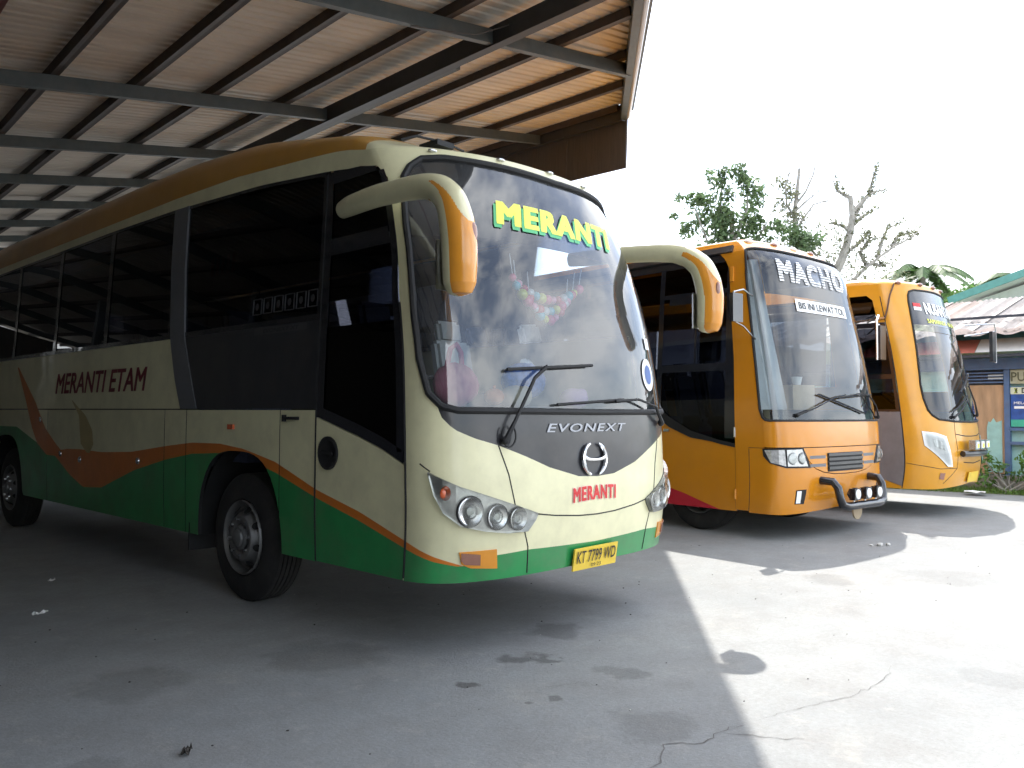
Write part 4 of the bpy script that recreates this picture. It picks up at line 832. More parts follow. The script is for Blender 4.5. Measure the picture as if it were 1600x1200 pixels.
mb = MB(); mb.box(b2.pt(-2.93, 1.285, .012), (.02, .09, .035)); mb.build('door_handle', chromed, b2.root)
seam(b2, [[(-1.668, .33), (-1.668, 1.08)], [(-1.668, 1.10), (-1.45, 1.10)]], .006)
seam(b2, [[(-3.055, .33), (-3.055, 1.4)], [(-1.864, .34), (-1.864, 1.1)], [(-.93, 1.095), (-.80, .86), (-.70, .62), (-.72, .36)], [(.93, 1.095), (.80, .86), (.70, .62), (.72, .36)]], .004)
# near mirror of bus 2: thin stalks and a dark glass
mb = MB(); mb.tube([(-1.22, .55, 2.95), (-1.5, .5, 3.0), (-1.72, .48, 2.95), (-1.72, .48, 2.6), (-1.5, .5, 2.56), (-1.22, .52, 2.42)], .012, 8); o = mb.build('mirror_stalk', chromed, b2.root); mb = MB(); mb.box((-1.70, .46, 2.76), (.2, .05, .34)); mb.build('mirror', black, o)
# inside
mb = MB(); mb.box((0, 5.5, .95), (2.45, 9.8, .08)); mb.build('floor', interior, b2.root)
mb = MB(); mb.box((0, 5.4, .62), (2.1, 9.4, .5)); mb.tube([(-1, 1.42, .5), (1, 1.42, .5)], .08, 8); mb.build('chassis', under, b2.root)
mb = MB(); P = np.array([[(x, y, z) for (y, z) in ((.10, 1.42), (.4, 1.46), (.6, 1.42), (.62, 1.0))] for x in np.linspace(-1.18, 1.18, 7)]); P[:, 0, 1] += np.linspace(-1, 1, 7) ** 2 * .12; mb.grid(P, 0); mb.build('dashboard', dashm, b2.root)
steering(b2, -.6, .8, 1.55); add_seat(b2, -.6, 1.3, .98)
for r_ in range(5):
    for x in (-.9, -.45, .45, .9): add_seat(b2, x, 2.6 + r_ * .95, .98)
mb = MB(); mb.box((.35, 10.2, 2.2), (1.6, .05, 2.4)); mb.build('rear_bulkhead', busor, b2.root)
mb = MB(); mb.box((1.0, 2.1, 1.9), (.05, .5, 1.8)); mb.build('door_pillar_trim', busor, b2.root)
for u0, u1 in ((1.95, 2.9), (3.0, 4.4), (4.5, 5.9), (6.0, 7.4), (7.5, 8.9)):
    mb = MB(); b2.rib(mb, u0, u1, 1.95, 3.38, 0, -.006, du=.3); mb.build('side_window', clearglass, b2.root)
mb = MB(); P = [(-1.16 + .02 * math.sin(k * 1.7), .42 + .12 * (k % 2) * .3 + k * .012) for k in range(14)]
G = np.array([[(-1.13 + k * (.012 + .022 * (1 - t)) + .015 * math.sin(3 * k), .58 - .013 * k + .03 * math.sin(k * 2.2) + .25 * t, 1.5 + 1.95 * t) for t in np.linspace(0, 1, 10)] for k in range(14)]); mb.grid(G, 0); mb.build('curtain', pmat('white_curtain', (.62, .64, .68), .8, var=.06), b2.root)
for s_ in (-1, 1):
    add_wheel(b2, s_ * 1.02, 1.42, s_, z=.505); add_wheel(b2, s_ * 1.02, 6.62, s_, z=.505)

# ================================================================== BUS 3: yellow-orange, NUSANTARA
S3 = Surf(1.25, .62, 2.4, [(.2, .12), (.42, .08), (.6, .02), (.9, 0), (1.4, .05), (2, .15), (2.5, .26), (3, .4), (3.6, .58)], [(.2, .03), (.42, .02), (1.4, 0), (2, .03), (3.1, .10), (3.6, .17)])
b3 = Bus('yellow_orange_bus', S3, (13.90, 3.36), R(-1), 'yellow-orange bus with a grey door and curved windscreen, parked furthest right')
A3, L3 = S3.A, 10.2; UR3 = -(A3 + L3 - .62)
wsl_3 = sym([(0, 1.40), (.6, 1.41), (.95, 1.44), (1.06, 1.50), (1.12, 1.58), (1.16, 1.75), (1.17, 1.95)])
wsh_3 = sym([(0, 3.43), (.8, 3.41), (.92, 3.38), (.97, 3.32), (1.0, 3.22), (1.07, 2.75), (1.13, 2.3), (1.17, 1.95)])
mb = MB(); b3.stack(mb, -1.52, 1.52, lambda u: .42 + .06 * np.clip(1 - np.abs(u), 0, 1), lambda u: np.where(np.abs(u) < 1.17, fn(wsl_3)(u), 1.95), [[(-2, .1), (2, .1)]], [0, 0], 0, du=.04, extra=[s_ * x for s_ in (-1, 1) for x in (1.06, 1.1, 1.12, 1.14, 1.16, 1.17)], rim=0); b3.rib(mb, -1.52, 1.52, lambda u: np.where(np.abs(u) < 1.17, fn(wsh_3)(u), 1.95), 3.50, 0, 0, du=.03, extra=(-1.17, -1.13, -1.07, -1.0, -.97, -.92, .92, .97, 1.0, 1.07, 1.13, 1.17)); mb.build('front_body', busor3, b3.root)
wsu3 = np.unique(np.concatenate([np.linspace(-1.17, 1.17, 60), [s_ * x for s_ in (-1, 1) for x in (.92, .95, .97, 1.0, 1.03, 1.06, 1.07, 1.09, 1.11, 1.12, 1.13, 1.14, 1.15, 1.16, 1.165)]]))
mb = MB(); b3.rib(mb, 0, 0, wsl_3, wsh_3, 0, -.004, us=wsu3); ws = mb.build('windscreen', wsglass2, b3.root)
mb = MB(); b3.loop(mb, wsu3, wsl_3, wsh_3, .016, 0, .003); mb.build('windscreen_gasket', blackmat, ws)
mb = MB(); b3.rib(mb, 0, 0, lambda u: np.maximum(2.86, fn(wsl_3)(u)), wsh_3, 0, .002, us=wsu3[np.abs(wsu3) < 1.05]); mb.build('sun_strip', black, ws)
mb = MB(); b3.rib(mb, 0, 0, lambda u: np.maximum(2.76, fn(wsl_3)(u)), 2.855, 0, .002, us=wsu3[np.abs(wsu3) < 1.06]); mb.build('green_film', strip3, ws)
mb = MB(); b3.rib(mb, 0, 0, wsl_3, 1.56, 0, -.006, us=wsu3[np.abs(wsu3) < 1.06]); mb.build('screen_band', black, ws)
mb = MB(); b3.rib(mb, -.93, -.75, 3.145, 3.20, 0, .008); mb.build('flag_red', redt, ws); mb = MB(); b3.rib(mb, -.93, -.75, 3.085, 3.14, 0, .008); mb.build('flag_white', whitet, ws)
b3.text('lettering', 'NUSANTARA', .03, 3.13, 1.36, .17, whitet, .008, .05, parent=ws); b3.text('lettering', 'SAMARINDA - BALIKPAPAN', .10, 2.93, 1.56, .065, yellowt, .008, .02, parent=ws)
k3 = lambda l, s_: l if s_ < 0 else [(-u, z) for u, z in l][::-1]
for s_ in (-1, 1):
    mb = MB(); b3.poly(mb, k3([(-1.26, 1.27), (-1.05, 1.245), (-.86, 1.19), (-.80, .97), (-.755, .745), (-.87, .75), (-1.05, .90), (-1.245, 1.06)], s_), 0, .012, .02, dmi=1); h = mb.build('headlight', [lampwhite, blackmat], b3.root, smooth=False)
    mb = MB(); b3.poly(mb, k3([(-1.22, 1.24), (-1.05, 1.215), (-.89, 1.17), (-.83, .97), (-.79, .78), (-.87, .785), (-1.05, .93), (-1.21, 1.07)], s_), 0, .03); mb.build('headlight_cover', clearglass, h, smooth=False)
    mb = MB(); b3.poly(mb, k3([(-1.12, 1.16), (-.95, 1.12), (-.92, .98), (-1.1, 1.04)], s_), 0, .018); mb.build('lamp_reflector', reflector, h, smooth=False)
    mb = MB(); b3.poly(mb, k3([(-1.0, .66), (-.90, .655), (-.91, .56), (-1.0, .57)], s_), 0, .008); mb.build('fog_lamp_recess', lampbr, b3.root, smooth=False)
mb = MB(); mb.tube([(x, -.10 + .12 * (x / .6) ** 2, .93) for x in np.linspace(-.55, .55, 10)], .045, 10); bb = mb.build('lamp_bar', darkpanel, b3.root)
for x in (-.32, -.05, .22):
    mb = MB(); mb.box((x, -.09, 1.06), (.2, .09, .14)); o = mb.build('spot_lamp', chromed, bb, smooth=False); mb = MB(); mb.box((x, -.14, 1.06), (.15, .012, .10)); mb.build('lamp_lens', lampwhite, o, smooth=False); mb = MB(); mb.box((x, -.15, 1.05), (.06, .006, .06)); mb.build('lamp_bulb', yellowt, o, smooth=False)
seam(b3, [[(-.6, 1.22), (-.3, 1.19), (0, 1.185), (.3, 1.19), (.6, 1.22)], [(-.42, .80), (0, .775), (.42, .80)], [(-1.515, .43), (-1.515, 1.2), (-1.515, 3.3)]], .007)
mb = MB(); c = [b3.pt(u, z, .03) for u, z in ((-.24, .50), (.24, .50), (.24, .65), (-.24, .65))]; mb.add(c + [p + Vector((0, .012, 0)) for p in c], [(0, 1, 2, 3), (4, 0, 3, 7), (1, 5, 6, 2), (0, 4, 5, 1), (3, 2, 6, 7)]); mb.build('number_plate', plate, b3.root, smooth=False)
wiper(b3, (-.62, 1.47, .02), [(-.62, 1.47, .03), (-.45, 1.55, .06), (-.1, 1.72, .05)], ((-.62, 1.55, .03), (.05, 1.80, .03)), .011)
wiper(b3, (.5, 1.5, .02), [(.5, 1.5, .03), (.35, 1.7, .05), (.15, 1.95, .05)], ((-.25, 1.85, .03), (.45, 2.15, .03)), .011)
seam(b3, [[(-.60, 1.44), (-.62, 1.22), (-.60, .95), (-.62, .72), (-.9, .50)], [(-1.5, .80), (-1.0, .72), (-.62, .72)], [(.60, 1.44), (.62, 1.22), (.60, .95), (.62, .72), (.9, .50)]], .004)
# grey door and near flank
mb = MB(); b3.stack(mb, -2.62, -1.525, [(-2.62, .75), (-2.2, .66), (-1.525, .46)], 1.55, [[(-3, .1), (0, .1)]], [0, 0], .004); d3 = mb.build('passenger_door', greydoor, b3.root)
mb = MB(); b3.rib(mb, -2.58, -1.56, 1.58, 2.05, 0, -.01); b3.rib(mb, -2.58, -1.56, 2.10, 2.82, 0, -.01); mb.build('door_window', sideglass, d3)
mb = MB(); b3.rib(mb, -2.62, -1.525, 1.55, 1.585, 0, .003); b3.rib(mb, -2.62, -1.525, 2.04, 2.11, 0, .003); b3.rib(mb, -2.62, -1.525, 2.82, 2.9, 0, .003); b3.rib(mb, -2.62, -2.57, 1.58, 2.82, 0, .003); b3.rib(mb, -1.58, -1.525, 1.58, 2.82, 0, .003); mb.build('door_frame', black, d3)
mb = MB(); mb.tube([b3.pt(-2.75, 2.90, .02), b3.pt(-1.5, 2.96, .02)], .018, 6); mb.build('door_rail', chromed, b3.root)
side_panel(b3, 'lower_side_panel', UR3, -2.63, .42, 1.9, [[(-14, .1), (14, .1)]], [busor3], [0, 0]); side_panel(b3, 'door_sill_panel', -2.625, -1.525, .42, [(-2.62, .745), (-2.2, .655), (-1.525, .455)], [[(-14, .1), (14, .1)]], [busor3], [0, 0]); side_panel(b3, 'far_side_panel', 1.525, -UR3, .42, 1.9, [[(-14, .1), (14, .1)]], [busor3], [0, 0])
for u0, u1, z0_, z1_ in ((-4.2, -2.7, 1.95, 3.3), (-5.8, -4.3, 1.95, 3.3), (-7.4, -5.9, 1.95, 3.3), (-2.6, -1.70, 2.93, 3.33)):
    mb = MB(); b3.rib(mb, u0, u1, z0_, z1_, 0, -.006, du=.3); mb.build('side_window', sideglass, b3.root)
mb = MB(); b3.rib(mb, UR3, -1.52, 3.33, 3.50, 0, 0, du=.2); b3.zrib(mb, 2.9, 3.34, [(2.9, -1.66), (3.25, -1.70), (3.34, -1.85)], [(2.9, -1.52), (3.34, -1.52)], 0, .002); b3.rib(mb, 1.52, -UR3, 3.3, 3.5, 0, 0, du=.2); mb.build('cant_rail', busor3, b3.root)
for u0, u1 in ((1.7, 3.0), (3.1, 4.5), (4.6, 6.0), (6.1, 7.5)):
    mb = MB(); b3.rib(mb, u0, u1, 1.95, 3.28, 0, -.006, du=.3); mb.build('side_window', clearglass, b3.root)
b3.roof([(-14, 3.50), (14, 3.50)], [(0, 3.54), (.6, 3.6), (1.2, 3.66), (3, 3.7), (11, 3.7)], L3, [busor3], lambda u: 0, yc=1.0)
for k in range(5):
    mb = MB(); c = b3.pt(-1.1 + k * .55, 3.50, .0); mb.ball((c.x, c.y + .01, c.z + .012), .045, 0, 10, (1.4, 1, .7)); mb.build('roof_marker_light', lampbr, b3.root)
mb = MB(); mb.tube([b3.pt(-1.2, 3.49, .02), b3.pt(-1.33, 3.3, .025), b3.pt(-1.42, 3.1, .02), b3.pt(-1.5, 2.95, .03)], .012, 6); mb.build('loose_cable', pmat('brown_cable', (.10, .05, .03), .7), b3.root)
def loop_mirror(s_, x, y, z):
    mb = MB(); mb.tube([(s_ * 1.1, y + .35, z + .30), (s_ * x, y, z + .33), (s_ * (x + .08), y, z + .25), (s_ * (x + .08), y, z - .32)], .014, 8); mb.tube([(s_ * 1.1, y + .35, z + .12), (s_ * x, y, z + .2)], .012, 8); o = mb.build('mirror_frame', chromed, b3.root)
    m2 = MB(); m2.box((s_ * (x - .10), y, z - .06), (.22, .05, .50)); m2.build('mirror', darkpanel, o)
loop_mirror(1, 1.48, .05, 2.70); loop_mirror(-1, 1.62, .80, 2.62)
mb = MB(); mb.box((0, 5.5, .95), (2.35, 9.4, .08)); mb.build('floor', interior, b3.root); mb = MB(); mb.box((0, 5.4, .66), (2.0, 9.0, .4)); mb.build('chassis', under, b3.root)
mb = MB(); P = np.array([[(x, y, z) for (y, z) in ((.12, 1.45), (.45, 1.56), (.7, 1.52), (.72, 1.0))] for x in np.linspace(-1.1, 1.1, 9)]); P[:, 0, 1] += np.linspace(-1, 1, 9) ** 2 * .3; P[:, 1, 1] += np.linspace(-1, 1, 9) ** 2 * .15; mb.grid(P, 0); mb.build('dashboard', dashm, b3.root)
steering(b3, -.55, .95, 1.72); add_seat(b3, -.55, 1.5, 1.0)
for r_ in range(4):
    for x in (-.85, -.42, .42, .85): add_seat(b3, x, 2.8 + r_ * .95, 1.0)
mb = MB(); mb.box((0, 10.0, 2.1), (2.3, .05, 2.6)); mb.build('rear_bulkhead', busor3, b3.root)
for s_ in (-1, 1):
    add_wheel(b3, s_ * 1.0, 2.4, s_); add_wheel(b3, s_ * 1.0, 7.2, s_)

# ================================================================== KIOSK behind the yard (front faces -x)
bluep = pmat('blue_paint', (0.07, 0.13, 0.26), 0.5, var=0.15, dirt=0.25); turq = pmat('turquoise_paint', (0.30, 0.52, 0.50), 0.6, var=0.1, dirt=0.2)
plym = pmat('plywood', (0.42, 0.27, 0.16), 0.7, var=0.2, scale=2.5, stretch=(1, 4, .7), dirt=0.3); zincm = pmat('weathered_zinc', (0.25, 0.225, 0.21), 0.6, var=0.2, scale=2, dirt=0.4, dirtcol=(.16, .12, .10))
whitew = pmat('white_wall', (0.70, 0.70, 0.68), 0.7, var=0.06, dirt=0.15); tealm = pmat('teal_sheet', (0.10, 0.27, 0.24), 0.5, var=0.12); darkw = pmat('dark_timber', (0.04, 0.045, 0.06), 0.7, var=0.2)
plinthm = pmat('plinth', (0.25, 0.24, 0.22), 0.9, var=0.2, dirt=0.4)
KX, KY = 18.75, 5.0
kiosk = empty('kiosk', (KX, KY, 0)); tag(kiosk, 'small blue and turquoise kiosk with boarded front and rusty corrugated roof', 'kiosk')
def kb(name, y0, y1, z0, z1, x0, x1, mat, parent=None):
    mb = MB(); mb.box(((x0 + x1) / 2, (y0 + y1) / 2 - KY, (z0 + z1) / 2), (x1 - x0, y1 - y0, z1 - z0)); return mb.build(name, mat, parent or kiosk, smooth=False)
kb('plinth', 0.5, 9.0, 0, .30, -.10, 4.0, plinthm); kb('wall', .5, 9.0, .30, 3.0, .12, .20, turq); kb('rear_wall', .5, 9, .3, 4.0, 3.8, 3.95, turq); kb('side_wall', .5, .6, .3, 3.2, .2, 3.8, turq); kb('side_wall', 8.9, 9.0, .3, 3.2, .2, 3.8, turq)
for y in (1.6, 2.6, 3.92, 4.86, 6.2, 7.6): kb('post', y - .05, y + .05, .30, 2.45, -.02, .12, bluep)
kb('head_beam', .5, 9.0, 2.43, 2.66, -.06, .12, bluep)
k_pw = kb('plywood_panel', 3.97, 4.81, .32, 2.12, .03, .10, plym); 
mb = MB(); mb.add([(.015, y - KY, z) for y, z in ((4.02, .35), (4.28, .35), (4.29, 1.25), (4.26, 1.38), (4.22, 1.36), (4.17, 1.45), (4.12, 1.36), (4.02, 1.40))] + [(.03, y - KY, z) for y, z in ((4.02, .35), (4.28, .35), (4.29, 1.25), (4.26, 1.38), (4.22, 1.36), (4.17, 1.45), (4.12, 1.36), (4.02, 1.40))], [(0, 1, 2, 3, 4, 5, 6, 7)[::-1]] + [(i, (i + 1) % 8, 8 + (i + 1) % 8, 8 + i) for i in range(8)]); mb.build('peeled_panel', turq, kiosk, smooth=False)
kb('louvre_frame', 3.97, 4.81, 2.13, 2.42, .06, .10, darkw)
for k in range(4): kb('louvre_slat', 3.98, 4.80, 2.16 + k * .065, 2.19 + k * .065, .0, .06, bluep)
kb('louvre_slat_pale', 3.98, 4.25, 2.30, 2.33, -.01, .05, pmat('pale_slat', (.4, .45, .5), .5)); kb('louvre_slat_pale', 3.98, 4.25, 2.24, 2.27, -.01, .05, MATS['pale_slat'])
kb('name_board', 2.65, 3.86, 2.14, 2.42, .02, .08, pmat('name_board_cream', (.42, .42, .30), .6)); 
def ktext(txt, yl, z, w, h, mat, x, bold=.01):
    V, F, (x0, x1, y0, y1) = text2d(txt, cell=0); mb = MB(); V2 = []
    for d in [(0, 0), (bold, 0), (-bold, 0), (0, bold), (0, -bold)]: V2.append(V + np.array(d))
    for i, v in enumerate(V2): mb.add([(x - i * .0004, yl - KY - (a - x0) / (x1 - x0) * w, z + (b_ - y0) / (y1 - y0) * h) for a, b_ in v], F)
    return mb.build('lettering', mat, kiosk, smooth=False)
ktext('PU P', 3.84, 2.19, .42, .18, pmat('olive_letter', (.10, .10, .06), .6), .012)
sg = kb('poster', 2.9, 3.86, 1.27, 2.08, .03, .08, pmat('poster_blue', (.02, .08, .30), .4, var=.3, scale=9)); kb('poster_header', 2.9, 3.86, 1.93, 2.07, .02, .03, pmat('poster_cream', (.62, .65, .50), .5)); kb('poster_foot', 2.9, 3.86, 1.28, 1.42, .02, .03, pmat('poster_green', (.05, .40, .27), .5)); kb('poster_band', 2.9, 3.80, 1.64, 1.69, .02, .03, whitet)
ktext('D', 3.66, 1.955, .08, .095, blackt, .012, .03); ktext('MELAYANI', 3.80, 1.73, .42, .05, whitet, .015); 
mb = MB()
for k in range(2): mb.add([(.014, 3.80 - KY - x, 2.0 + z) for x, z in ((0, .05), (.03, .05), (.07, 0), (.03, -.05), (0, -.05), (.03, 0))][::-1] if k == 0 else [(.014, 3.73 - KY + x, 2.0 + z) for x, z in ((0, .05), (.03, .05), (.05, 0), (.03, -.05), (0, -.05), (.02, 0))], [(0, 1, 2, 3, 4, 5)], k)
mb.build('poster_mark', [pmat('lime_mark', (.35, .45, .04), .5), MATS['olive_letter']], kiosk, smooth=False)
kb('mid_rail', 2.6, 3.88, 1.20, 1.26, -.02, .12, bluep); kb('mid_rail', 2.6, 3.88, .92, .98, -.02, .12, bluep)
# awning and roofs
mb = MB(); mb.grid(np.array([[(-.55, y - KY, 2.76), (-.05, y - KY, 3.06)] for y in np.linspace(.5, 4.35, 6)]), 0); mb.build('awning_sheet', pmat('white_sheet', (.75, .74, .72), .5, var=.05, dirt=.1), kiosk, smooth=False)
mb = MB(); mb.grid(np.array([[(-.55, y - KY, 2.755), (-.05, y - KY, 3.055)] for y in np.linspace(4.36, 6.6, 4)]), 0); mb.build('awning_sheet', pmat('faded_red_sheet', (.50, .16, .12), .5, var=.15), kiosk, smooth=False)
kb('awning_batten', .5, 7.0, 2.66, 2.72, -.5, -.42, darkw); mb = MB()
y = .5
rsh = None; k = 0
while y < 9.2:
    V = []; F = []
    n = 14
    for i in range(n + 1):
        yy = y + .82 * i / n; h = .028 * math.sin(2 * math.pi * i / n * 6 + .3)
        for t in (0, .33, .66, 1): V.append((-.65 + 4.9 * t, yy - KY, 3.14 + 1.25 * t + h + random.uniform(-.006, .006) + (.02 if k % 2 else 0)))
    for i in range(n):
        for j in range(3): F.append((i * 4 + j, i * 4 + j + 1, i * 4 + 5 + j, i * 4 + 4 + j))
    mb = MB(); mb.add(V, F); mb.build('roof_sheet', zincm if k % 3 else pmat('rusty_zinc%d' % k, (.26 + .03 * random.random(), .22, .19), .65, var=.25, scale=2, dirt=.5), kiosk, smooth=True); y += .78; k += 1
for y in (3.3, 4.2, 5.1): kb('roof_batten', y, y + .9, 3.55, 3.60, .6, .66, darkw)
n = 60; mb = MB(); mb.grid(np.array([[(-.68, .5 + 8.6 * i / n - KY, 3.10 + .035 * math.sin(i * 1.6)), (-.60, .5 + 8.6 * i / n - KY, 3.22 + .035 * math.sin(i * 1.6))] for i in range(n + 1)]), 0); mb.build('eave_tiles', pmat('eave_tile', (.40, .33, .30), .8, var=.2), kiosk)

# house with teal roof further back
house = empty('house', (28, 5.5, 0)); tag(house, 'white house with a teal roof edge behind the kiosk', 'house')
mb = MB(); mb.box((2.0, -1.5, 2.4), (4.0, 7.0, 4.8)); mb.build('wall', whitew, house, smooth=False)
mb = MB()
for s_, e_ in ((0, 0),):
    P = np.array([[(-1.0, 1.6, 4.98), (-1.0, -1.9, 6.02), (-1.0, -5.4, 4.98)], [(5.0, 1.6, 4.98), (5.0, -1.9, 6.02), (5.0, -5.4, 4.98)]]); mb.grid(P, 0); mb.grid(P + np.array([0, 0, .10]), 0)
mb.build('roof', whitew, house, smooth=False)
mb = MB(); mb.bar((-1.03, 1.65, 4.97), (-1.03, -1.9, 6.10), .06, .22); mb.bar((-1.03, -5.45, 4.97), (-1.03, -1.9, 6.10), .06, .22); mb.build('barge_board', tealm, house, smooth=False)
mb = MB(); mb.add([(.0, 2.0 - .0, 4.8), (0, -5.0, 4.8), (0, -1.9, 5.9)], [(0, 1, 2)]); mb.build('gable', whitew, house, smooth=False)

# ================================================================== PLANTS
leaf_d = leafmat('leaf_green', (0.11, 0.17, 0.075)); leaf_o = leafmat('leaf_olive', (0.17, 0.18, 0.11)); leaf_p = leafmat('leaf_palm', (0.075, 0.14, 0.045)); leaf_b = leafmat('leaf_bright', (0.10, 0.20, 0.04)); grassm = leafmat('grass_green', (0.12, 0.21, 0.04))
barkm = pmat('bark', (0.28, 0.265, 0.24), 0.9, var=0.25, scale=5, bump=.4, bscale=20)
def leaves(mb, c, r, n, size, rng, sq=(1, 1, 1)):
    for _ in range(n):
        d = rng.normal(size=3); d /= np.linalg.norm(d); p = np.array(c) + d * r * rng.uniform(.15, 1) ** .5 * np.array(sq)
        a = rng.normal(size=3); a /= np.linalg.norm(a); b_ = np.cross(a, rng.normal(size=3)); b_ /= np.linalg.norm(b_); s_ = size * rng.uniform(.6, 1.3)
        mb.add([p - a * s_, p + b_ * s_ * .42, p + a * s_, p - b_ * s_ * .42], [(0, 1, 2, 3)])
def branch(mb, pts, r0, r1): mb.tube(pts, list(np.linspace(r0, r1, len(pts))), 7)
RT = np.array(rt)
def tree(name, label, base, trunk, limbs, clumps, leaf, lsize, group=None, seed=1, rr=(.2, .05)):
    """trunk, limbs: lists of (lateral, height) or (lateral, height, depth) points; clumps: (lateral, height, radius, count)"""
    rng = np.random.default_rng(seed); e = empty(name, base); tag(e, label, 'tree', group)
    W = lambda q, j=0.0: Vector((RT[0] * q[0] + fw.x * (q[2] if len(q) > 2 else j), RT[1] * q[0] + fw.y * (q[2] if len(q) > 2 else j), q[1]))
    mb = MB(); branch(mb, [W(q) for q in trunk], rr[0], rr[1])
    for l in limbs:
        j = rng.uniform(-.5, .5); branch(mb, [W(q, j * i / len(l)) for i, q in enumerate(l)], rr[1] * .9, .015)
        for k in range(4):   # twigs
            i = rng.integers(0, len(l) - 1); t = rng.uniform(); a = np.array(l[i][:2]) * (1 - t) + np.array(l[i + 1][:2]) * t; d = rng.normal(size=2) * .28; d[1] = abs(d[1]) * .8
            branch(mb, [W(tuple(a)), W((a[0] + d[0], a[1] + d[1], rng.normal() * .2))], .02, .006)
    mb.build('trunk', barkm, e)
    mb = MB()
    for (x, z, r, n) in clumps: leaves(mb, W((x, z, rng.uniform(-.8, .8) * r)), r, n, lsize, rng)
    mb.build('crown', leaf, e, smooth=False); return e
rg = np.random.default_rng(3); cl = []
for _ in range(60):
    t = rg.uniform(0, 2 * math.pi); q = rg.uniform(0, 1) ** .6; x = 1.75 * q * math.cos(t); z = 8.25 + 1.45 * q * math.sin(t)
    cl.append((x + .1, z, rg.uniform(.22, .48), 42))
cl += [(2.2 + rg.uniform(-.9, .9), 7.3 + rg.uniform(-.5, .6), .3, 40) for _ in range(14)]
cl += [(-.2 + .5 * math.sin(k * 2.1), 9.6 + .12 * k * .6, .28, 45) for k in range(5)] + [(-1.75, 8.9, .2, 25), (-1.9, 8.3, .18, 20), (1.9, 7.6, .35, 50), (2.4, 7.2, .3, 40)]
tree('leafy_tree', 'dense dark green leafy tree showing above the roof of the middle orange bus', (25.36, 13.54, 0), [(0, 0), (.1, 3), (0, 6), (.1, 8.5)], [[(0, 6), (-.8, 7.4), (-1.3, 8.6)], [(0, 6.2), (.9, 7.4), (1.4, 8.4)], [(0, 7), (-.3, 8.6), (-.2, 9.8)], [(0.05, 7.2), (.6, 8.6), (.6, 9.4)]], cl, leaf_d, .115, 'trees behind the buses', 3, (.2, .07))
tree('slender_tree', 'slender tree with a straight trunk and thin upright twigs, between leafy tree and bare tree', (27.93, 12.34, 0), [(0, 0), (0, 4), (0.0, 6.71), (0.0, 7.62), (-0.02, 8.76), (0.07, 9.45), (0.16, 10.31)],
     [[(0.0, 8.76), (0.5, 9.22), (0.89, 9.49)], [(0.05, 9.04), (0.34, 9.45), (0.57, 10.02), (0.66, 10.59)], [(0.02, 8.42), (-0.34, 8.99), (-0.41, 9.67), (-0.25, 10.13)], [(0.0, 8.08), (0.62, 8.99), (1.19, 9.15)]],
     [(-.3 + .25 * math.sin(k * 1.3), 7.6 + k * .17, .28, 45) for k in range(14)] + [(.25, 7.4 + k * .25, .22, 30) for k in range(6)] + [(-.9, 7.4, .5, 60), (-1.3, 7.2, .45, 50)], leaf_o, .085, 'trees behind the buses', 5, (.14, .05))
TB = [[(0.54, 8.66), (0.83, 9.2), (1.18, 9.72), (1.37, 10.38), (1.51, 10.76)], [(0.47, 9.53), (0.05, 9.84), (-0.05, 10.31)], [(0.57, 9.01), (0.94, 9.44), (1.3, 9.72), (1.77, 9.77)], [(0.59, 8.54), (0.99, 8.89), (1.46, 9.13)], [(0.19, 7.41), (0.71, 7.78), (1.18, 8.19), (0.94, 8.3)], [(0.0, 5.6), (0.47, 6.41), (0.94, 6.89), (1.46, 7.31), (2.01, 7.71), (2.6, 8.02), (2.98, 8.4)],
      [(1.46, 7.31), (1.65, 7.95), (1.89, 8.42), (2.41, 8.66)], [(2.01, 7.71), (2.24, 8.11), (2.6, 8.26), (2.95, 8.19)], [(1.06, 7.0), (0.83, 7.48), (1.13, 7.95), (1.42, 8.02)], [(-0.24, 6.41), (-0.59, 7.12), (-0.94, 7.59), (-1.3, 8.07)], [(0.5, 8.2), (.2, 8.5), (-.3, 8.6)], [(1.2, 7.1), (1.5, 7.0), (1.9, 7.1)]]
cB_ = []
for l in TB:
    for a, b_ in zip(l[:-1], l[1:]):
        for t in np.linspace(0.1, 1, 4): cB_.append((a[0] + (b_[0] - a[0]) * t, a[1] + (b_[1] - a[1]) * t + .03, .13, 10))
cB_ += [(-1.6 + .3 * k, 6.9 + .45 * math.sin(k * 2.3), .4, 55) for k in range(14)]
cB_ += [(-.9 + .22 * k, 7.55 + .35 * math.sin(k * 1.7), .32, 42) for k in range(9)] + [(-.6, 8.4, .3, 30), (-.2, 8.2, .32, 36), (.1, 8.0, .3, 36)]
tree('bare_tree', 'gnarled half bare grey tree with crooked limbs behind the orange buses', (29.99, 11.63, 0), [(-.1, 0), (-.4, 3), (-0.24, 6.41), (0.19, 7.36), (0.47, 8.3), (0.54, 8.89), (0.47, 9.6)], TB, cB_, leaf_o, .075, 'trees behind the buses', 7, (.22, .09))
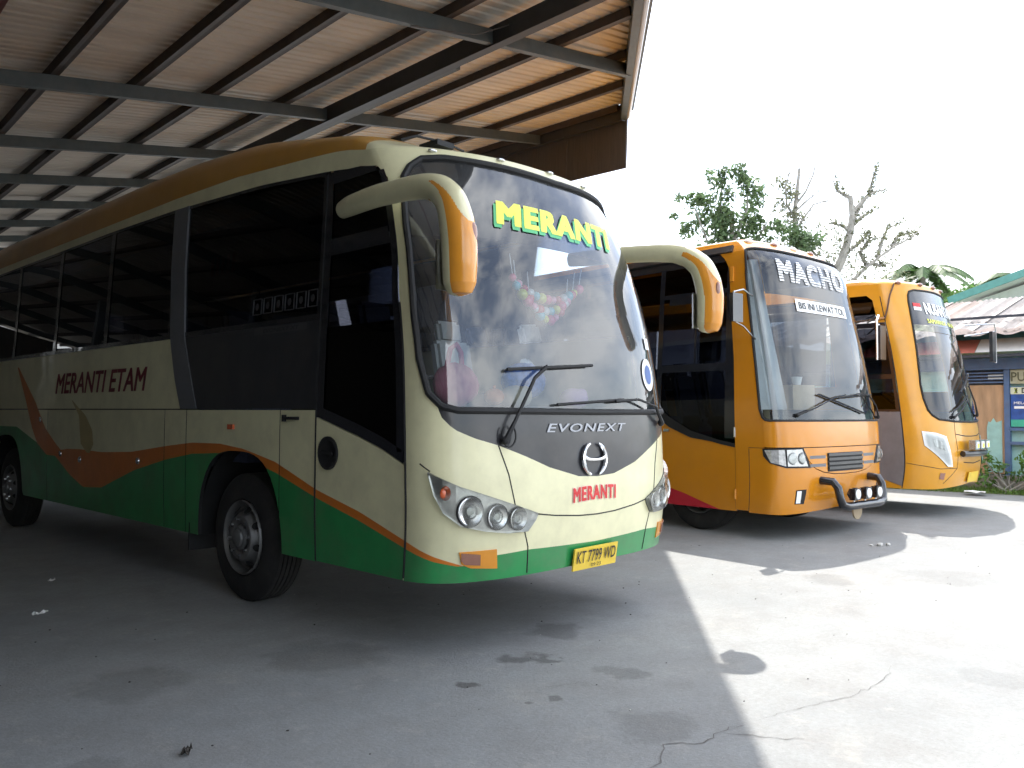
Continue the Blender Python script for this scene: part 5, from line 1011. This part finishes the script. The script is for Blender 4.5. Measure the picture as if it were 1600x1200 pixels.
def palm(label, base, h, n, lf, seed):
    rng = np.random.default_rng(seed); e = empty('palm_tree', base); tag(e, label, 'palm tree', 'palms beyond the yard')
    mb = MB(); mb.tube([(0, 0, 0), (.15, .1, h * .5), (0, 0, h)], [.16, .12, .10], 8); mb.build('trunk', barkm, e)
    for k in range(n):
        mb = MB(); az = 2 * math.pi * k / n + rng.uniform(-.2, .2); el = rng.uniform(.15, 1.2); d = np.array([math.cos(az), math.sin(az)]); pts = []
        for t in np.linspace(0, 1, 12): s_ = lf * t; pts.append(np.array([d[0] * s_ * math.cos(el * .6), d[1] * s_ * math.cos(el * .6), h + s_ * math.sin(el) * (1 - .4 * t) - .55 * lf * t * t]))
        mb.tube([Vector(p) for p in pts], list(np.linspace(.025, .006, 12)), 5)
        for i in range(1, 11):
            for j in range(5):
                p = pts[i] + (pts[i + 1] - pts[i]) * j / 5 if i < 11 else pts[i]; tg = pts[min(i + 1, 11)] - pts[i - 1]; tg /= np.linalg.norm(tg); sd = np.cross(tg, (0, 0, 1)); sd /= np.linalg.norm(sd) + 1e-6
                ll = lf * .26 * (1 - abs(i / 11 - .45) * 1.1)
                for s_ in (-1, 1):
                    q = p + (sd * s_ * .8 + tg * .55 + np.array((0, 0, -.45))) * ll; w_ = tg * .04
                    mb.add([p - w_, p + w_, q + np.array((0, 0, -.1 * ll))], [(0, 1, 2)])
        mb.build('frond', leaf_p, e, smooth=False)
palm('coconut palm with drooping fronds behind the rightmost bus', (35.4, 10.3, 0), 7.2, 15, 2.0, 11)
palm('palm whose fronds reach in at the right edge above the teal roof', (40.6, 7.6, 0), 7.2, 15, 2.6, 12)
def bush(name, label, base, clumps, leaf, size, cat='bush', group=None, seed=2, stems=6):
    rng = np.random.default_rng(seed); e = empty(name, base); tag(e, label, cat, group); mb = MB()
    for k in range(stems): a = rng.uniform(0, 6.28); c = clumps[k % len(clumps)]; mb.tube([(0.1 * math.cos(a), .1 * math.sin(a), 0), (c[0] * .6, c[1] * .6, c[2] * .6), (c[0], c[1], c[2])], [.02, .015, .006] if c[2] < 2 else [.12, .08, .03], 5)
    mb.build('stems', barkm, e); mb = MB()
    for (x, y, z, r, n) in clumps: leaves(mb, (x, y, z), r, n, size, rng)
    mb.build('foliage', leaf, e, smooth=False)
for i, (bx, by, h, w_, lab) in enumerate(((37.7, 12.2, 7.0, 2.2, 'rounded green tree top directly behind the bare tree'), (39.7, 9.7, 6.9, 2.0, 'bright green tree top left of the teal roof'), (46.5, 10.2, 8.0, 3.0, 'far green tree top above the kiosk roof'), (34.5, 12.8, 6.6, 1.6, 'low green tree top between the middle orange bus and bare tree'))):
    rg = np.random.default_rng(20 + i); cs = [(rg.uniform(-w_, w_), rg.uniform(-w_, w_), h - rg.uniform(0, 1.6) * abs(rg.normal()) * .6 - .2, rg.uniform(.3, .6), 55) for _ in range(36)]
    bush('background_tree', lab, (bx, by, 0), cs, leaf_b if i in (1,) else leaf_p, .13, 'tree', 'green tree tops in the background', 30 + i)
rg = np.random.default_rng(5); cs = [(rg.uniform(-.35, .3), rg.uniform(-.8, .42), rg.uniform(.18, .74), .13, 16) for _ in range(34)]
bush('shrub', 'leafy green shrub growing at the foot of the kiosk', (18.25, 3.85, 0), cs, leaf_b, .055, 'shrub', None, 41, 12)
rg = np.random.default_rng(6); mb = MB(); V = []; F = []
for _ in range(9000):
    y = rg.uniform(-1, 9); x = rg.uniform(17.55 + .18 * math.sin(y * 2.1), 18.7); hgt = rg.uniform(.04, .13); a = rg.uniform(0, 6.28); w_ = .008; lx, ly = rg.normal(size=2) * .03
    o = len(V); V += [(x - w_ * math.cos(a), y - w_ * math.sin(a), 0), (x + w_ * math.cos(a), y + w_ * math.sin(a), 0), (x + lx, y + ly, hgt)]; F.append((o, o + 1, o + 2))
mb.add(V, F); tag(mb.build('grass', grassm, smooth=False), 'strip of short green grass in front of the kiosk', 'grass', kind='stuff')
soilm = pmat('grassy_soil', (.10, .12, .05), .95, var=.3, scale=8)
mb = MB(); mb.add([(17.55 + .15 * math.sin(k * .5), -3 + k * .4, .004) for k in range(40)] + [(60, -3 + k * .4, .004) for k in range(40)], [(k, 40 + k, 41 + k, k + 1) for k in range(39)]); tag(mb.build('verge', soilm, smooth=False), 'grassy earth verge beyond the concrete yard', 'verge', kind='structure')

# ================================================================== LOOSE THINGS
paperm = pmat('paper', (.75, .74, .72), .8, var=.05)
def scrap(name, label, loc, w_, d_, rz, mat, cat, group=None):
    mb = MB(); n = 5; rg = np.random.default_rng(int(abs(loc[0] * 91 + loc[1] * 37))); P = np.array([[((i / n - .5) * w_, (j / n - .5) * d_, .004 + abs(rg.normal()) * .012 * (1 if 0 < i < n else 1.6)) for j in range(n + 1)] for i in range(n + 1)]); mb.grid(P, 0); mb.grid(P + np.array([0, 0, -.002]), 0, True)
    o = mb.build(name, mat, None, smooth=False); o.location = loc; o.rotation_euler = (0, 0, rz); tag(o, label, cat, group); return o
scrap('paper_scrap', 'scrap of white paper on the shaded floor, nearer of the two', (2.04, 6.67, 0), .10, .05, .4, paperm, 'paper', 'paper scraps on the floor'); scrap('paper_scrap', 'scrap of white paper near the bus, further of the two', (2.5, 7.9, 0), .08, .04, 1.0, paperm, 'paper', 'paper scraps on the floor')
scrap('dry_leaf', 'dark curled dry leaf on the floor at bottom left', (1.67, 3.51, 0), .07, .035, .9, pmat('dry_leaf', (.03, .025, .02), .8), 'leaf')
scrap('white_bag', 'crumpled white plastic bag on the grass below the rightmost bus', (17.2, 4.15, .05), .45, .35, .2, paperm, 'bag')
rg = np.random.default_rng(8); mb = MB()
for _ in range(170):
    t = rg.uniform(); p = (rg.uniform(.5, 10), rg.uniform(.6, 6.5), 0); r_ = rg.uniform(.002, .007); mb.ball((p[0], p[1], r_ * .4), r_, 0 if t < .7 else 1, 5, (1.2, 1, .6), .25)
tag(mb.build('grit', [pmat('grit_dark', (.07, .065, .06), .9), pmat('grit_pale', (.5, .49, .46), .9)]), 'loose grit and pebbles scattered on the concrete', 'grit', kind='stuff')
for k, (x, y, r_) in enumerate(((9.73, 3.33, .035), (9.83, 3.27, .028), (9.66, 3.40, .02))):
    mb = MB(); mb.ball((0, 0, 0), r_, 0, 8, (1.4, 1, .7), .15); o = mb.build('stone', MATS['grit_pale']); o.location = (x, y, r_ * .4); tag(o, ['largest of three grey stones in front of the middle orange bus', 'middle-sized of three grey stones in front of the middle orange bus', 'smallest of three grey stones in front of the middle orange bus'][k], 'stone', 'stones before the middle orange bus')
def at1(x, y, z): return (4.50 + x, 3.40 + y, z)
pinkm = pmat('pink_cloth', (.62, .16, .24), .8, var=.15); bluem = pmat('blue_print', (.05, .14, .45), .5, var=.5, scale=22)
e = empty('pink_bag', at1(-.95, .42, 1.55)); tag(e, 'pink cloth bag on the dashboard behind the cream coach windscreen', 'bag'); mb = MB(); mb.ball((0, 0, .13), .15, 0, 14, (1.2, .7, .95), .04); mb.build('bag_body', pinkm, e); mb = MB(); mb.tube([(-.08, 0, .24), (-.05, 0, .36), (.0, 0, .39), (.04, 0, .34), (.05, 0, .25)], .018, 7); mb.build('bag_handle', pinkm, e)
e = empty('tissue_pack', at1(-.22, .50, 1.60)); tag(e, 'blue printed tissue pack on the coach dashboard behind the wiper', 'tissue pack'); mb = MB(); mb.ball((0, 0, .13), .19, 0, 16, (1.1, .6, .7), .02); mb.build('pack', bluem, e); mb = MB(); mb.ball((.02, 0, .25), .05, 0, 8, (1.4, .6, .8), .2); mb.build('tissue', paperm, e)
for k, (x, y, c, lab) in enumerate(((-.62, .4, (.70, .25, .10), 'orange fruit on the coach dashboard beside the pink bag'), (.25, .42, (.45, .25, .5), 'mauve plush toy on the coach dashboard right of the wiper'), (-.45, .36, (.6, .5, .35), 'beige plush toy on the coach dashboard left of the tissue pack'))):
    mb = MB(); mb.ball((0, 0, .06), .07 if k == 0 else .1, 0, 12, (1.3 if k else 1, 1, .8), .02); mb.ball((.09 if k else .0, 0, .09 if k else .125), .05 if k else .012, 0, 10); o = mb.build('orange_fruit' if k == 0 else 'plush_toy', pmat('item_%d' % k, c, .8, var=.15)); o.location = at1(x, y, 1.55); tag(o, lab, 'fruit' if k == 0 else 'toy')
e = empty('bead_garland', at1(-.05, .35, 2.28)); tag(e, 'garland of coloured beads hanging inside the cream coach windscreen', 'garland')
bc = [pmat('bead_%d' % i, c, .25, coat=.5) for i, c in enumerate(((.8, .08, .22), (.75, .72, .1), (.1, .5, .6), (.7, .7, .7), (.65, .05, .08), (.85, .3, .45)))]
bp = []
for i, mt in enumerate(bc): mb = MB(); mb.ball((0, 0, 0), .036, 0, 10); bp.append(mb)
first = [None] * 6
for row, (x0, x1, sag, zt, n) in enumerate(((-.48, .30, .15, .16, 13), (-.44, .22, .20, .12, 11), (-.30, .14, .20, .06, 8))):
    mb = MB(); pts = [Vector((x0 + (x1 - x0) * t, 0, zt - sag * 4 * t * (1 - t) * .9 + (.14 if t in (0, 1) else 0))) for t in np.linspace(0, 1, 24)]; mb.tube(pts, .004, 4); mb.build('string', whitet, e)
    for k in range(n):
        t = (k + .5) / n; i = (k * 5 + row * 2) % 6; loc = (x0 + (x1 - x0) * t, .0, zt - sag * 4 * t * (1 - t) * .9)
        if first[i] is None: o = bp[i].build('bead', bc[i], e); first[i] = o
        else: o = first[i].copy(); COL.objects.link(o); o.parent = e
        o.location = loc; s_ = random.uniform(.75, 1.15); o.scale = (s_, s_, s_)
c2, s2 = math.cos(R(-6.5)), math.sin(R(-6.5))
def at2(x, y, z): return (10.42 + c2 * x - s2 * y, 3.96 + s2 * x + c2 * y, z)
mb = MB(); mb.box((0, 0, .21), (.34, .26, .42)); o = mb.build('cardboard_box', pmat('cardboard', (.55, .42, .28), .8, var=.08, dirt=.1), smooth=False); o.location = at2(-.52, .38, 1.45); o.rotation_euler = (0, 0, R(-25)); tag(o, 'tan cardboard box standing on the dashboard of the middle orange bus', 'box')
mb = MB(); mb.lathe([(0, .001), (0, .05), (.10, .07), (.10, .062), (.01, .045)], 14, axis='Z'); o = mb.build('cup', whitet); o.location = at2(-.62, .32, 1.87); tag(o, 'white cup on top of the cardboard box in the middle orange bus', 'cup')
